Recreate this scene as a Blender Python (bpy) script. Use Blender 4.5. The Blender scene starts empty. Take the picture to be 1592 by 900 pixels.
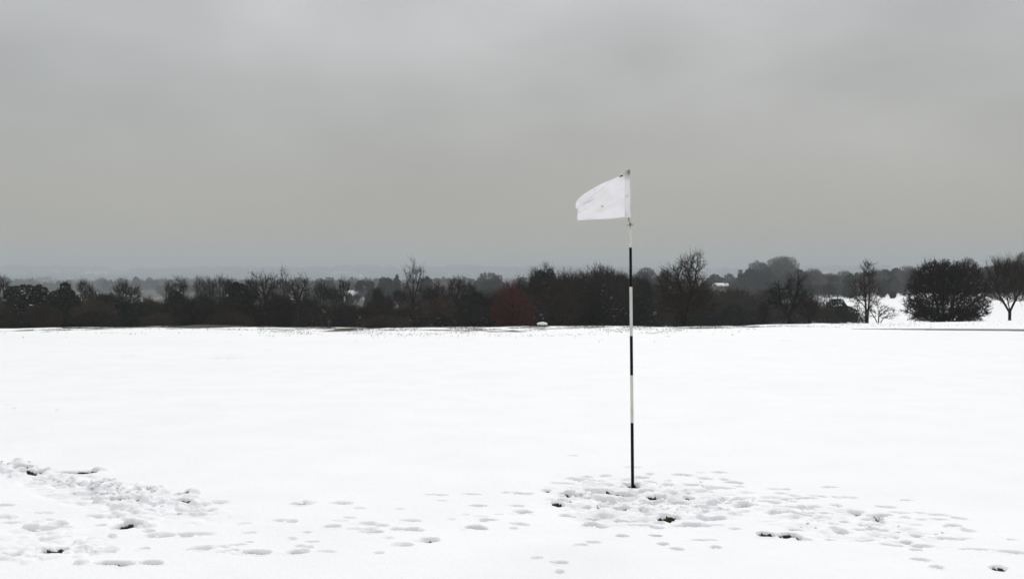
import bpy, math, random
import numpy as np
from mathutils import Vector

# ------------------------------------------------------------------ basics
random.seed(7)
RNG = np.random.default_rng(11)
SC = bpy.context.scene
COL = SC.collection
F = 1500.0            # focal length in photo pixels
HY = 432.0            # row of the horizon in the photo
CX = 796.0
H = 1.44              # eye height


def norm(v):
    return v / np.maximum(np.linalg.norm(v, axis=-1, keepdims=True), 1e-9)


def hash2(ix, iy, seed):
    n = (ix.astype(np.int64) * 374761393 + iy.astype(np.int64) * 668265263 + seed * 974711) & 0x7fffffff
    n = ((n ^ (n >> 13)) * 1274126177) & 0x7fffffff
    n = (n ^ (n >> 16)) & 0x7fffffff
    return (n % 100003) / 100003.0


def vnoise(x, y, seed=0):
    x = np.asarray(x, float); y = np.asarray(y, float)
    ix = np.floor(x); iy = np.floor(y)
    fx = x - ix; fy = y - iy
    fx = fx * fx * fx * (fx * (fx * 6 - 15) + 10); fy = fy * fy * fy * (fy * (fy * 6 - 15) + 10)
    a = hash2(ix, iy, seed); b = hash2(ix + 1, iy, seed)
    c = hash2(ix, iy + 1, seed); d = hash2(ix + 1, iy + 1, seed)
    return (a * (1 - fx) + b * fx) * (1 - fy) + (c * (1 - fx) + d * fx) * fy - 0.5


def fbm(x, y, seed=0, octv=3):
    s = 0; a = 1.0
    for i in range(octv):
        s = s + a * vnoise(x * 2 ** i + 13.7 * i, y * 2 ** i - 7.1 * i, seed + i)
        a *= 0.5
    return s


def sstep(a, b, x):
    t = np.clip((np.asarray(x, float) - a) / (b - a), 0, 1)
    return t * t * (3 - 2 * t)


# ------------------------------------------------------------------ terrain
CREST_X = [-400, 0, 100, 250, 370, 440, 700, 800, 1000, 1100, 1300, 1592, 2000]
CREST_Y = [512, 511, 509, 508, 508, 511, 511.5, 509.5, 509, 507, 503.5, 501, 499]


def terrain(X, Y):
    """large shape of the land, snow cover excluded"""
    X = np.asarray(X, float); Y = np.asarray(Y, float)
    Yp = np.maximum(Y, 0.0)
    px = CX + F * X / np.maximum(Y, 8.0)
    blend = sstep(8, 25, Y)
    px = CX + (np.clip(px, -300, 1900) - CX) * blend
    s = (np.interp(px, CREST_X, CREST_Y) - HY) / F
    a = s * s / (4 * H)
    z1 = -a * Yp ** 2
    right = sstep(1150, 1500, px)
    zp = -4.9 + 1.75 * right
    zp = zp - 6.0 * sstep(190, 700, Y) * (1 - 0.3 * right)
    zp = zp - 10 * sstep(800, 1800, Y)
    zp = zp + (62 + 26 * fbm(X / 900.0, Y / 1100.0, 31, 2)) * sstep(3300, 5300, Y)
    zp = zp + 0.6 * fbm(X / 60.0, Y / 60.0, 41, 2) * sstep(90, 200, Y)
    k = 0.5
    z1 = np.maximum(z1, -30)
    m = np.maximum(z1, zp)
    z = m + np.log(np.exp((z1 - m) / k) + np.exp((zp - m) / k)) * k
    return z - k * math.exp(-4.5 / k) * 0


def ground_at(px, py):
    """world X, Y of the ground seen at a photo pixel of the near field"""
    s = (py - HY) / F
    Y = H / s
    for _ in range(6):
        z = float(terrain((px - CX) / F * Y, Y))
        Y = (H - z) / s
    return (px - CX) / F * Y, Y


# ---- tarmac path over the right shoulder of the field
PATH_PX = [(1290, 510.6, .4), (1350, 511.0, 1.4), (1430, 511.6, 2.6), (1510, 512.3, 3.6), (1592, 513.2, 4.2), (1680, 514.2, 4.4), (1800, 515.4, 4.4)]
PATH = []
for (px, py, w) in PATH_PX:
    gx, gy = ground_at(px, py)
    PATH.append((gx, gy, w))
PATH = np.array(PATH)
PATH = PATH[np.argsort(PATH[:, 0])]

# ---- footprints: (px, py, length px, width m, depth m, bare 0/1, tilt)
PRINTS = [
    (28, 732, 34, .16, .08, 1, .10), (47, 739, 40, .15, .08, 1, .12), (122, 738, 48, .18, .09, 1, .18),
    (106, 758, 50, .13, .05, .0, .1), (188, 783, 52, .15, .08, 1, .12), (272, 776, 28, .15, .075, 1, .2),
    (284, 787, 20, .14, .07, 1, .1), (83, 864, 30, .12, .06, 1, -.1), (200, 825, 50, .16, .045, 0, -.2),
    (18, 872, 30, .1, .04, 0, 0), (75, 828, 60, .1, .04, 0, -.1), (178, 883, 60, .1, .045, 0, 0), (235, 882, 34, .1, .045, 0, 0),
    (400, 863, 50, .10, .045, 0, 0), (460, 861, 34, .1, .045, 0, 0), (310, 858, 40, .1, .04, 0, 0), (245, 838, 40, .1, .035, 0, -.1),
    (300, 836, 60, .08, .03, 0, 0), (385, 848, 10, .08, .02, 0, 0), (330, 785, 50, .1, .025, 0, 0),
    (470, 787, 34, .13, .045, 0, 0), (530, 785, 34, .09, .03, 0, 0), (435, 814, 22, .08, .03, 0, 0), (455, 814, 16, .08, .03, 0, 0),
    (518, 822, 26, .09, .04, 0, 0), (572, 817, 34, .09, .035, 0, 0), (580, 829, 30, .10, .045, 0, 0), (635, 824, 56, .09, .045, 0, 0),
    (635, 810, 36, .07, .025, 0, 0), (625, 849, 30, .09, .035, 0, -.1), (668, 842, 34, .10, .045, 0, 0), (590, 862, 10, .06, .02, 0, 0),
    (680, 769, 34, .05, .02, 0, 0), (735, 766, 34, .05, .025, 0, 0), (742, 784, 26, .08, .035, 0, 0), (742, 819, 34, .10, .055, .5, .05),
    (760, 806, 26, .06, .03, 0, 0),
    # ring round the pin
    (801, 763, 18, .08, .045, .3, .2), (850, 758, 14, .09, .045, 0, .1), (880, 766, 30, .11, .06, 1, .1), (874, 776, 24, .10, .06, 1, .1),
    (866, 781, 18, .07, .045, 1, 0), (905, 770, 34, .12, .05, 0, .1), (955, 761, 26, .10, .06, 1, .1), (976, 763, 20, .10, .06, 1, .05),
    (922, 759, 30, .08, .04, 0, 0), (912, 739, 14, .07, .03, 0, 0), (940, 738, 16, .07, .03, 0, 0), (963, 753, 14, .08, .04, 0, 0),
    (1018, 767, 24, .10, .06, 1, .1), (985, 771, 40, .08, .04, 0, 0), (935, 788, 12, .08, .055, 1, 0), (955, 775, 10, .07, .045, .4, 0),
    (980, 785, 44, .10, .05, 0, 0), (1040, 802, 34, .075, .042, 1, 0), (925, 799, 26, .08, .04, 0, 0), (918, 814, 24, .10, .05, .3, .1),
    (935, 815, 20, .08, .04, 0, 0), (965, 832, 20, .09, .05, .5, .05), (925, 842, 24, .07, .035, 0, .1), (880, 796, 24, .10, .035, 0, 0),
    (812, 793, 34, .12, .045, 0, .12), (805, 812, 30, .10, .03, 0, 0), (798, 818, 14, .07, .03, 0, 0), (1005, 777, 10, .08, .04, .5, 0),
    (1020, 818, 22, .10, .04, 0, 0), (1023, 832, 14, .08, .05, .4, -.5), (1030, 846, 14, .08, .05, .3, .2), (1052, 855, 20, .06, .035, 0, .2),
    (1000, 812, 40, .07, .03, 0, 0), (1075, 814, 60, .07, .03, 0, 0), (1070, 768, 16, .09, .045, 0, .1), (1037, 750, 16, .08, .035, 0, 0),
    (1060, 737, 40, .07, .03, 0, .05), (1120, 733, 30, .07, .03, 0, .05), (1142, 748, 26, .10, .05, .2, .05), (1125, 743, 16, .08, .03, 0, .1),
    (1095, 742, 24, .10, .03, 0, .1), (995, 740, 22, .09, .035, 0, 0), (1000, 749, 14, .08, .045, .4, 0), (1090, 783, 26, .09, .04, 0, 0),
    (1108, 781, 14, .08, .035, 0, .1), (1122, 787, 14, .08, .05, .4, .1), (1162, 770, 22, .08, .04, 0, 0), (1160, 781, 16, .09, .05, .2, 0),
    (1110, 813, 30, .05, .02, 0, 0), (1140, 820, 20, .06, .02, 0, 0), (1114, 852, 8, .06, .045, .6, 0), (1095, 839, 40, .05, .02, 0, 0),
    (868, 878, 30, .10, .045, .2, .2), (870, 895, 14, .08, .04, 0, 0), (835, 869, 12, .05, .02, 0, 0), (905, 848, 20, .07, .03, 0, 0),
    # right group
    (1192, 832, 26, .11, .07, 1, .08), (1224, 834, 32, .12, .07, 1, .1), (1235, 822, 22, .10, .055, .5, .1), (1250, 839, 24, .07, .03, 0, 0),
    (1265, 784, 28, .08, .035, 0, 0), (1300, 782, 10, .08, .045, .3, 0), (1330, 790, 24, .09, .045, .3, .08), (1362, 800, 16, .10, .06, 1, 0),
    (1375, 797, 26, .08, .05, 0, -.1), (1375, 783, 28, .08, .035, 0, .08), (1410, 773, 24, .06, .025, 0, 0), (1308, 824, 16, .09, .035, 0, 0),
    (1310, 809, 18, .07, .035, 0, .1), (1296, 813, 14, .07, .03, 0, .1), (1365, 809, 20, .06, .03, 0, .05), (1345, 814, 18, .08, .03, 0, 0),
    (1408, 801, 16, .08, .03, 0, .1), (1432, 803, 16, .06, .02, 0, 0), (1460, 796, 34, .06, .03, 0, .1), (1493, 802, 26, .08, .04, 0, .1),
    (1483, 814, 22, .10, .045, .2, 0), (1505, 821, 20, .09, .035, 0, .1), (1427, 831, 16, .10, .06, .8, 0), (1405, 841, 24, .09, .055, .4, .1),
    (1432, 848, 40, .07, .045, 0, .15), (1382, 846, 34, .07, .035, 0, .12), (1340, 838, 28, .06, .03, 0, .08), (1470, 836, 50, .06, .035, 0, .04),
    (1385, 831, 20, .06, .025, 0, 0), (1290, 838, 16, .05, .02, 0, 0), (1427, 855, 14, .08, .035, 0, 0), (1430, 871, 26, .07, .035, 0, .15),
    (1457, 884, 24, .07, .035, 0, .2), (1575, 860, 40, .07, .035, 0, .1), (1520, 855, 50, .05, .025, 0, .1), (1553, 887, 18, .09, .05, 1, .25),
    (1575, 838, 18, .05, .02, 0, 0), (1200, 770, 50, .10, .02, 0, 0), (1290, 754, 24, .06, .025, 0, 0), (1225, 757, 10, .05, .02, 0, 0),
    (1200, 792, 24, .08, .03, 0, -.1), (1240, 800, 20, .07, .025, 0, 0), (1270, 808, 30, .06, .03, 0, .05),
    # far odd marks on the field
    (15, 639, 16, .15, .03, 0, 0), (8, 633, 20, .1, .02, 0, 0), (85, 642, 14, .1, .015, 0, 0),
    (196, 560, 34, .5, .02, 0, 0), (345, 563, 70, .7, .03, 0, -.02), (1222, 531, 10, .5, .04, .3, 0), (1295, 537, 10, .4, .03, 0, 0),
]
_r = random.Random(5)
for _ in range(95):        # lesser scuffs of the trampled ring round the pin
    px = _r.gauss(1010, 95); py = 768 + _r.gauss(0, 17) + (px - 1000) * .06
    PRINTS.append((px, py, _r.uniform(10, 40), _r.uniform(.04, .1), _r.uniform(.012, .04), 0, _r.uniform(-.1, .2)))
for _ in range(60):
    px = _r.gauss(1290, 110); py = 772 + (px - 1150) * .19 + _r.gauss(0, 15)
    PRINTS.append((px, py, _r.uniform(10, 36), _r.uniform(.04, .08), _r.uniform(.01, .028), 0, _r.uniform(0, .2)))
for _ in range(30):
    px = _r.uniform(320, 800); py = 850 - (px - 320) * .11 + _r.gauss(0, 15)
    PRINTS.append((px, py, _r.uniform(10, 30), _r.uniform(.04, .07), _r.uniform(.008, .02), 0, _r.uniform(-.1, .1)))
for _ in range(20):
    px = _r.uniform(0, 330); py = 822 + _r.gauss(0, 24)
    PRINTS.append((px, py, _r.uniform(14, 40), _r.uniform(.05, .09), _r.uniform(.015, .035), 0, _r.uniform(-.2, .1)))

UPPER = [(-60, 715), (20, 728), (60, 738), (130, 752), (190, 770), (250, 778), (300, 787)]
LUMPS = []
_r = random.Random(9)
def _lump_line(pts, n, sd, rr, hh):
    for _ in range(n):
        t = _r.uniform(0, len(pts) - 1.001); i = int(t); f = t - i
        px = pts[i][0] * (1 - f) + pts[i + 1][0] * f + _r.gauss(0, 10)
        py = pts[i][1] * (1 - f) + pts[i + 1][1] * f + _r.gauss(0, sd)
        LUMPS.append((px, py, _r.uniform(*rr), _r.uniform(*hh)))
_lump_line(UPPER[1:], 150, 7, (.018, .06), (.010, .034))
_lump_line([(150, 775), (230, 795), (215, 815)], 70, 9, (.02, .05), (.01, .03))
_lump_line([(-20, 825), (60, 838), (110, 850)], 34, 12, (.02, .05), (.006, .018))
_lump_line([(-20, 870), (60, 870), (190, 850)], 24, 8, (.02, .06), (.008, .024))
_lump_line([(860, 770), (1000, 765), (1110, 775)], 60, 14, (.015, .04), (.006, .016))


def snow_height(X, Y):
    """snow cover on top of the land: returns dz, bare"""
    r = np.hypot(X, Y)
    near = 1 - sstep(120, 300, r)
    dz = 0.075 * fbm(X / 5.0, Y / 4.0, 3, 2) * near + 0.010 * fbm(X / 0.9, Y / 0.7, 8, 2) * (1 - sstep(15, 40, r))
    dz = dz + 0.17 * fbm(X / 14.0, Y / 9.0, 17, 2) * sstep(9, 25, Y) * near + (.036) * fbm(X / 4.5, Y / 1.6, 19, 2) * sstep(8, 16, Y) * near
    dz = dz + .13 * fbm(X / 3.2, Y / 2.5, 23, 2) * np.exp(-((Y - 54) / 8) ** 2)
    bare = np.zeros_like(dz)
    return dz, bare


print("terrain")
# polar sheet round the camera foot
ang_f = math.radians(31)
angs = np.concatenate([
    np.linspace(-math.pi, -math.radians(60), 60, endpoint=False),
    np.linspace(-math.radians(60), -ang_f, 60, endpoint=False),
    np.linspace(-ang_f, ang_f, 760),
    np.linspace(ang_f, math.radians(60), 61)[1:],
    np.linspace(math.radians(60), math.pi, 61)[1:-1]])
rs = [0.35]
while rs[-1] < 8000:
    r = rs[-1]
    g = 0.06 if r < 3.6 else 0.0019 if r < 9.2 else 0.006 if r < 20 else 0.009 if r < 75 else 0.02 if r < 400 else 0.045
    rs.append(r * (1 + g))
rs = np.array(rs)
A_, R_ = np.meshgrid(angs, rs)
GX = R_ * np.sin(A_); GY = R_ * np.cos(A_)
GX = np.where(R_ > 3.3, GX, GX)
GZ = terrain(GX, GY)
dz, bare = snow_height(GX, GY)
hollow_shade = np.zeros_like(dz)  # painted shade: how far snow is greyed in prints and hollows
pxn = CX + F * GX / np.maximum(GY, 3); pyn = HY + F * H / np.maximum(GY, 3)


def zone(cx, cy, rx, ry, slope=0.0):
    d = np.hypot((pxn - cx) / rx, (pyn - cy - slope * (pxn - cx)) / ry) + .25 * fbm(GX * 2.2, GY * 2.2, 83, 2)
    return (1 - sstep(.55, 1.1, d)) * (GY > 3)


tr_z = np.maximum.reduce([zone(1010, 775, 185, 42, .04), zone(1290, 805, 200, 34, .16) * .7, zone(190, 775, 190, 34, .2) * .9, zone(60, 845, 150, 30, 0) * .35])
cl = fbm(GX * 6.5, GY * 8.5, 84, 3)
dz = dz + tr_z * (.030 * cl - .016 * (1 - 2 * np.abs(vnoise(GX * 9, GY * 13, 85))) ** 2)
hollow_shade = np.maximum(hollow_shade, tr_z * sstep(.0, -.45, cl) * .5)


def stamp(px, py, lpx, wid, dep, br, tilt):
    if px > 100 or lpx > 60: pass
    x0, y0 = ground_at(px, py)
    L = max(lpx / F * y0 * 0.5, 0.03); W = wid * 0.5
    R = max(L, W) * 1.9 + .05
    j0, j1 = np.searchsorted(rs, [max(math.hypot(x0, y0) - R, .4), math.hypot(x0, y0) + R])
    a0 = math.atan2(x0, y0); da = R / math.hypot(x0, y0)
    i0, i1 = np.searchsorted(angs, [a0 - da, a0 + da])
    sl = (slice(j0, j1), slice(i0, i1))
    X = GX[sl] - x0; Y = GY[sl] - y0
    ct, st = math.cos(tilt * 2.2), math.sin(tilt * 2.2)
    u = X * ct + Y * -st; v = X * st + Y * ct
    q = (px * 13.1 + py * 7.7) % 50
    u = u + 0.035 * fbm(X * 11 + q, Y * 11, 5, 2) * min(1, L / .08); v = v + 0.030 * fbm(X * 12 - q, Y * 12 + q, 6, 2) * min(1, W / .05)
    W2 = np.where(v > 0, W * 1.35, W * .78 * (1 + 1.0 * vnoise(u * 17 + q, u * 0 + px, 63)))
    d = np.sqrt((u / L) ** 2 + (v / W2) ** 2) + .30 * fbm(X * 15 + q, Y * 24 - q, 33, 3)
    far = sstep(-.2, .5, v / W)
    core = (1 - sstep(0.72, 1.02, d)) * (1 - far) + (1 - sstep(0.15, 1.12, d)) * far
    hollow_shade[sl] = np.maximum(hollow_shade[sl], np.clip(core * dep / .055, 0, 1))
    rough = 1 + 0.45 * fbm(X * 34 + q, Y * 34, 9, 2)
    dz[sl] -= dep * core * rough
    dz[sl] += 0.12 * dep * np.exp(-((d - 1.2) / .25) ** 2) * (0.5 + fbm(X * 9, Y * 9 + q, 12, 1))
    if br > 0:
        n = fbm(X * 22 + q, Y * 30 + q, 21, 2)
        vis = core * dep / .06
        bb = sstep(.17, .30, vis + n * 0.26 - .24 * (1 - br)) * (1 - sstep(.55, .95, np.abs(u / L + .3 * n)))
        bare[sl] = np.maximum(bare[sl], bb)


for (px, py, lp, wd, dp, br, ti) in sorted(PRINTS, key=lambda p: p[5] > .5):
    stamp(px, py, lp * (1.25 if br > .5 else 1.1), wd * (1.12 if br > .5 else .85), dp * (1.3 if br > .5 else 1.35), max(br, .45 if dp >= .045 else 0), ti)
# pin hole
stamp(982, 752, 22, .09, .05, 1, 0)
lump = np.zeros_like(dz)
for (px, py, rr, hh) in LUMPS:
    x0, y0 = ground_at(px, py)
    r0 = math.hypot(x0, y0); R = rr * 1.6
    j0, j1 = np.searchsorted(rs, [r0 - R, r0 + R]); a0 = math.atan2(x0, y0)
    i0, i1 = np.searchsorted(angs, [a0 - R / r0, a0 + R / r0])
    sl = (slice(j0, j1), slice(i0, i1))
    X = GX[sl] - x0; Y = GY[sl] - y0
    d = np.hypot(X * _r.uniform(.65, 1.1), Y * .95) / rr * (1 + .7 * fbm(X * 22 + px, Y * 22, 4, 2))
    cap = np.sqrt(np.clip(1 - d * d, 0, 1)) * hh
    off = .35 * hh * fbm(X * 6 + px, Y * 6, 45, 2)
    lump[sl] = np.maximum(lump[sl], (cap + off * (cap > 0)) * (1 - .85 * bare[sl]))
dz = dz + lump
# thin, grass-poked snow in long low streaks up at the brow
pxg = CX + F * GX / np.maximum(GY, 5)
streak = fbm(GX / 2.6, GY / 4.5, 51, 3) + .4 * fbm(GX / .5, GY / 1.2, 53, 2)
fade = np.exp(-((GY - 47) / 13.0) ** 2) * (GY > 5)
bare = np.maximum(bare, sstep(.36, .80, streak + .2 * fade) * fade * .9 * (1 - .7 * sstep(1150, 1300, pxg)))
# worn strip of rough grass beyond the left brow
strip = np.exp(-((GY - 52.5 - .3 * (GX + 25)*.1) / 2.0) ** 2) * sstep(60, 130, pxg) * (1 - sstep(375, 400, pxg))
bare = np.maximum(bare, sstep(.25, .6, strip + .35 * fbm(GX / 1.3, GY / 2.0, 57, 3)) * .95)
# a last thin dark lip on the right shoulder behind which the bush stands
lip = np.exp(-((GY - 64) / 2.6) ** 2) * sstep(1330, 1400, pxg)
bare = np.maximum(bare, sstep(.45, .75, lip + .3 * fbm(GX / 1.5, GY / 2, 58, 2)) * .8)
# path bed
pw = np.interp(GX, PATH[:, 0], PATH[:, 2], left=0); pyc = np.interp(GX, PATH[:, 0], PATH[:, 1])
on = (GX > PATH[0, 0]) & (GY > 5)
pm = (1 - sstep(pw * .5, pw * .5 + .45, np.abs(GY - pyc))) * on
dz = dz * (1 - .9 * np.exp(-((GY - pyc) / 4.5) ** 2) * on)
dz = dz * (1 - pm) + (-0.03) * pm
# farmland beyond: hedges and rough showing through
leftm = 1 - sstep(1180, 1300, pxg)
farm = np.maximum(sstep(330, 500, GY) * sstep(-.2, .15, fbm(GX / 90, GY / 130, 61, 3)), sstep(70, 85, GY) * leftm * sstep(-.42, -.2, fbm(GX / 22, GY / 60, 62, 3)))
bare = np.maximum(bare, farm * .85)
GZ = GZ + dz

nr, na = GX.shape
co = np.stack([GX, GY, GZ], -1).reshape(-1, 3)
idx = np.arange(nr * na).reshape(nr, na)
nxt = np.roll(idx, -1, axis=1)
q = np.stack([idx[:-1], idx[1:], nxt[1:], nxt[:-1]], -1).reshape(-1, 4)[:, ::-1]
co = np.vstack([co, [[0, 0, float(GZ[0].mean())]]])
tri = np.stack([idx[0], nxt[0], np.full(na, nr * na)], -1)[:, ::-1]


def mesh_from(name, co, quads=None, tris=None, smooth=False):
    me = bpy.data.meshes.new(name)
    nq = 0 if quads is None else len(quads); nt = 0 if tris is None else len(tris)
    me.vertices.add(len(co)); me.vertices.foreach_set('co', np.asarray(co, np.float32).ravel())
    li = []
    if nq: li.append(np.asarray(quads).ravel())
    if nt: li.append(np.asarray(tris).ravel())
    li = np.concatenate(li).astype(np.int32)
    me.loops.add(len(li)); me.loops.foreach_set('vertex_index', li)
    me.polygons.add(nq + nt)
    st = np.concatenate([np.arange(nq) * 4, nq * 4 + np.arange(nt) * 3]).astype(np.int32)
    me.polygons.foreach_set('loop_start', st)
    me.polygons.foreach_set('loop_total', np.concatenate([np.full(nq, 4), np.full(nt, 3)]).astype(np.int32))
    if smooth:
        me.polygons.foreach_set('use_smooth', np.ones(nq + nt, bool))
    me.update(calc_edges=True); me.validate()
    return me


def link(name, me, parent=None, mats=()):
    o = bpy.data.objects.new(name, me); COL.objects.link(o)
    if parent is not None: o.parent = parent
    for m in mats:
        if me is not None and m.name not in [x.name for x in me.materials if x]: me.materials.append(m)
    return o


def tag(o, label=None, cat=None, group=None, kind=None):
    if label: o['label'] = label
    if cat: o['category'] = cat
    if group: o['group'] = group
    if kind: o['kind'] = kind
    return o


def empty(name, loc):
    o = bpy.data.objects.new(name, None); o.empty_display_size = .3
    COL.objects.link(o); o.location = loc
    return o


# ------------------------------------------------------------------ materials
def new_mat(name):
    m = bpy.data.materials.new(name); m.use_nodes = True
    nt = m.node_tree; nt.nodes.clear()
    out = nt.nodes.new('ShaderNodeOutputMaterial')
    b = nt.nodes.new('ShaderNodeBsdfPrincipled'); nt.links.new(b.outputs[0], out.inputs['Surface'])
    return m, nt, b, out


def N(nt, t, **kw):
    n = nt.nodes.new(t)
    for k, v in kw.items(): setattr(n, k, v)
    return n


def mixc(nt, fac, a, b):
    m = N(nt, 'ShaderNodeMix', data_type='RGBA')
    for s, v in ((0, fac), (6, a), (7, b)):
        if isinstance(v, bpy.types.NodeSocket): nt.links.new(v, m.inputs[s])
        elif s == 0: m.inputs[0].default_value = v
        else: m.inputs[s].default_value = (*v, 1)
    return m.outputs[2]


def noise(nt, scale, detail=3, coord='Object', rough=.55, stretch=None):
    tc = N(nt, 'ShaderNodeTexCoord'); src = tc.outputs[coord]
    if stretch:
        mp = N(nt, 'ShaderNodeMapping'); mp.inputs['Scale'].default_value = stretch
        nt.links.new(src, mp.inputs[0]); src = mp.outputs[0]
    n = N(nt, 'ShaderNodeTexNoise'); n.inputs['Scale'].default_value = scale
    n.inputs['Detail'].default_value = detail; n.inputs['Roughness'].default_value = rough
    nt.links.new(src, n.inputs['Vector'])
    return n.outputs['Fac']


def ramp(nt, fac, a, b):
    m = N(nt, 'ShaderNodeMapRange'); m.inputs[1].default_value = a; m.inputs[2].default_value = b
    nt.links.new(fac, m.inputs[0]); return m.outputs[0]


def snow_ground_mat():
    m, nt, b, out = new_mat('field_snow')
    at = N(nt, 'ShaderNodeAttribute', attribute_name='bare')
    n1 = noise(nt, 1.3, 4); n2 = noise(nt, 60, 3); n3 = noise(nt, 9, 5)
    snow = mixc(nt, ramp(nt, n1, .35, .65), (.865, .872, .885), (.895, .90, .905))
    a2 = N(nt, 'ShaderNodeAttribute', attribute_name='hollow_shade')
    snow = mixc(nt, ramp(nt, a2.outputs['Fac'], .15, 1.0), snow, (.58, .585, .57))  # greyer snow deepens the shade of prints and hollows through colour
    grass = mixc(nt, ramp(nt, n2, .35, .65), (.012, .013, .008), (.055, .048, .026))
    add = N(nt, 'ShaderNodeMath', operation='ADD'); nt.links.new(at.outputs['Fac'], add.inputs[0])
    sc = N(nt, 'ShaderNodeMath', operation='MULTIPLY_ADD'); nt.links.new(n2, sc.inputs[0]); sc.inputs[1].default_value = .6; sc.inputs[2].default_value = -.3
    nt.links.new(sc.outputs[0], add.inputs[1])
    fac = ramp(nt, add.outputs[0], .38, .62)
    c = mixc(nt, fac, snow, grass)
    nt.links.new(c, b.inputs['Base Color']); b.inputs['Roughness'].default_value = .75
    b.inputs['Specular IOR Level'].default_value = .2
    bp = N(nt, 'ShaderNodeBump'); bp.inputs['Strength'].default_value = .35; bp.inputs['Distance'].default_value = .012
    hsum = N(nt, 'ShaderNodeMath', operation='MULTIPLY_ADD'); nt.links.new(n3, hsum.inputs[0]); hsum.inputs[1].default_value = 1.5; nt.links.new(n2, hsum.inputs[2])
    nt.links.new(hsum.outputs[0], bp.inputs['Height']); nt.links.new(bp.outputs[0], b.inputs['Normal'])
    return m


def bark_mat(name, a, b_, snow=0.0, scale=3):
    m, nt, b, out = new_mat(name)
    c = mixc(nt, ramp(nt, noise(nt, scale, 3), .35, .65), a, b_)
    if snow > 0:
        g = N(nt, 'ShaderNodeNewGeometry'); s = N(nt, 'ShaderNodeSeparateXYZ'); nt.links.new(g.outputs['True Normal'], s.inputs[0])
        up = ramp(nt, s.outputs['Z'], .72, .85)
        mm = N(nt, 'ShaderNodeMath', operation='MULTIPLY'); nt.links.new(up, mm.inputs[0])
        nt.links.new(ramp(nt, noise(nt, 1.9, 3, 'Generated' if False else 'Object'), .62 - snow * .2, .70 - snow * .2), mm.inputs[1])
        c = mixc(nt, mm.outputs[0], c, (.8, .82, .84))
    oi = N(nt, 'ShaderNodeObjectInfo'); mr = N(nt, 'ShaderNodeMapRange'); nt.links.new(oi.outputs['Random'], mr.inputs[0]); mr.inputs[3].default_value = .6; mr.inputs[4].default_value = 1.5
    vs = N(nt, 'ShaderNodeVectorMath', operation='SCALE'); nt.links.new(c, vs.inputs[0]); nt.links.new(mr.outputs[0], vs.inputs['Scale']); c = vs.outputs[0]
    nt.links.new(c, b.inputs['Base Color']); b.inputs['Roughness'].default_value = .9
    b.inputs['Specular IOR Level'].default_value = .1
    return m


M_SNOW = snow_ground_mat()
M_BARK = bark_mat('dark_wet_bark', (.011, .008, .007), (.026, .019, .014))
M_BARK_S = bark_mat('dark_bark_snowy', (.018, .013, .010), (.040, .028, .021), .25)
M_TWIG = bark_mat('brown_twigs', (.014, .010, .007), (.036, .024, .017))
M_TWIG_G = bark_mat('olive_twigs', (.010, .009, .006), (.028, .024, .015), .12)
M_TWIG_L = bark_mat('light_brown_twigs', (.030, .022, .016), (.064, .047, .034))
M_TWIG_R = bark_mat('red_twigs', (.038, .013, .012), (.066, .020, .018))
M_BLACK = bark_mat('black_twigs', (.010, .008, .007), (.022, .017, .013))
M_EVER = bark_mat('evergreen_leaf', (.010, .014, .009), (.030, .034, .020))
M_EVER_S = bark_mat('evergreen_leaf_snowy', (.010, .014, .009), (.028, .034, .020), .5)
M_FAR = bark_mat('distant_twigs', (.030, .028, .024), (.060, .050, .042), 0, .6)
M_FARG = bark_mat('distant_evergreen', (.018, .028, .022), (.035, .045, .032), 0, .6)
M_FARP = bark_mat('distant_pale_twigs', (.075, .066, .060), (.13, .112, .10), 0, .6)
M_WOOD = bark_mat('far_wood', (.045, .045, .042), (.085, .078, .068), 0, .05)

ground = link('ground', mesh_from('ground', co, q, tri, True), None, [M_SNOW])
tag(ground, kind='structure')
atb = ground.data.attributes.new('bare', 'FLOAT', 'POINT')
atb.data.foreach_set('value', np.append(bare.reshape(-1), 0).astype(np.float32))

att = ground.data.attributes.new('hollow_shade', 'FLOAT', 'POINT')
att.data.foreach_set('value', np.append(hollow_shade.reshape(-1), 0).astype(np.float32))

# path sheet
m, nt, b, out = new_mat('tarmac_wet')
c = mixc(nt, ramp(nt, noise(nt, 3, 4), .3, .7), (.035, .034, .032), (.085, .08, .072))
c = mixc(nt, ramp(nt, noise(nt, .9, 5, stretch=(1, 2, 1)), .66, .8), c, (.6, .61, .62))
nt.links.new(c, b.inputs['Base Color']); b.inputs['Roughness'].default_value = .7
M_TAR = m
xs = np.linspace(PATH[0, 0], PATH[-1, 0], 90)
pwx = np.interp(xs, PATH[:, 0], PATH[:, 2]); pyx = np.interp(xs, PATH[:, 0], PATH[:, 1])
pc = []
for k in range(5):
    yy = pyx + (k / 4 - .5) * pwx * 1.1
    pc.append(np.stack([xs, yy, terrain(xs, yy) - .03 + .022 + .012 * (1 - abs(k - 2) / 2)], -1))
pc = np.stack(pc, 0); ii = np.arange(5 * 90).reshape(5, 90)
pq = np.stack([ii[:-1, :-1], ii[:-1, 1:], ii[1:, 1:], ii[1:, :-1]], -1).reshape(-1, 4)
tag(link('path', mesh_from('path', pc.reshape(-1, 3), pq, None, True), None, [M_TAR]), kind='structure')


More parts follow.
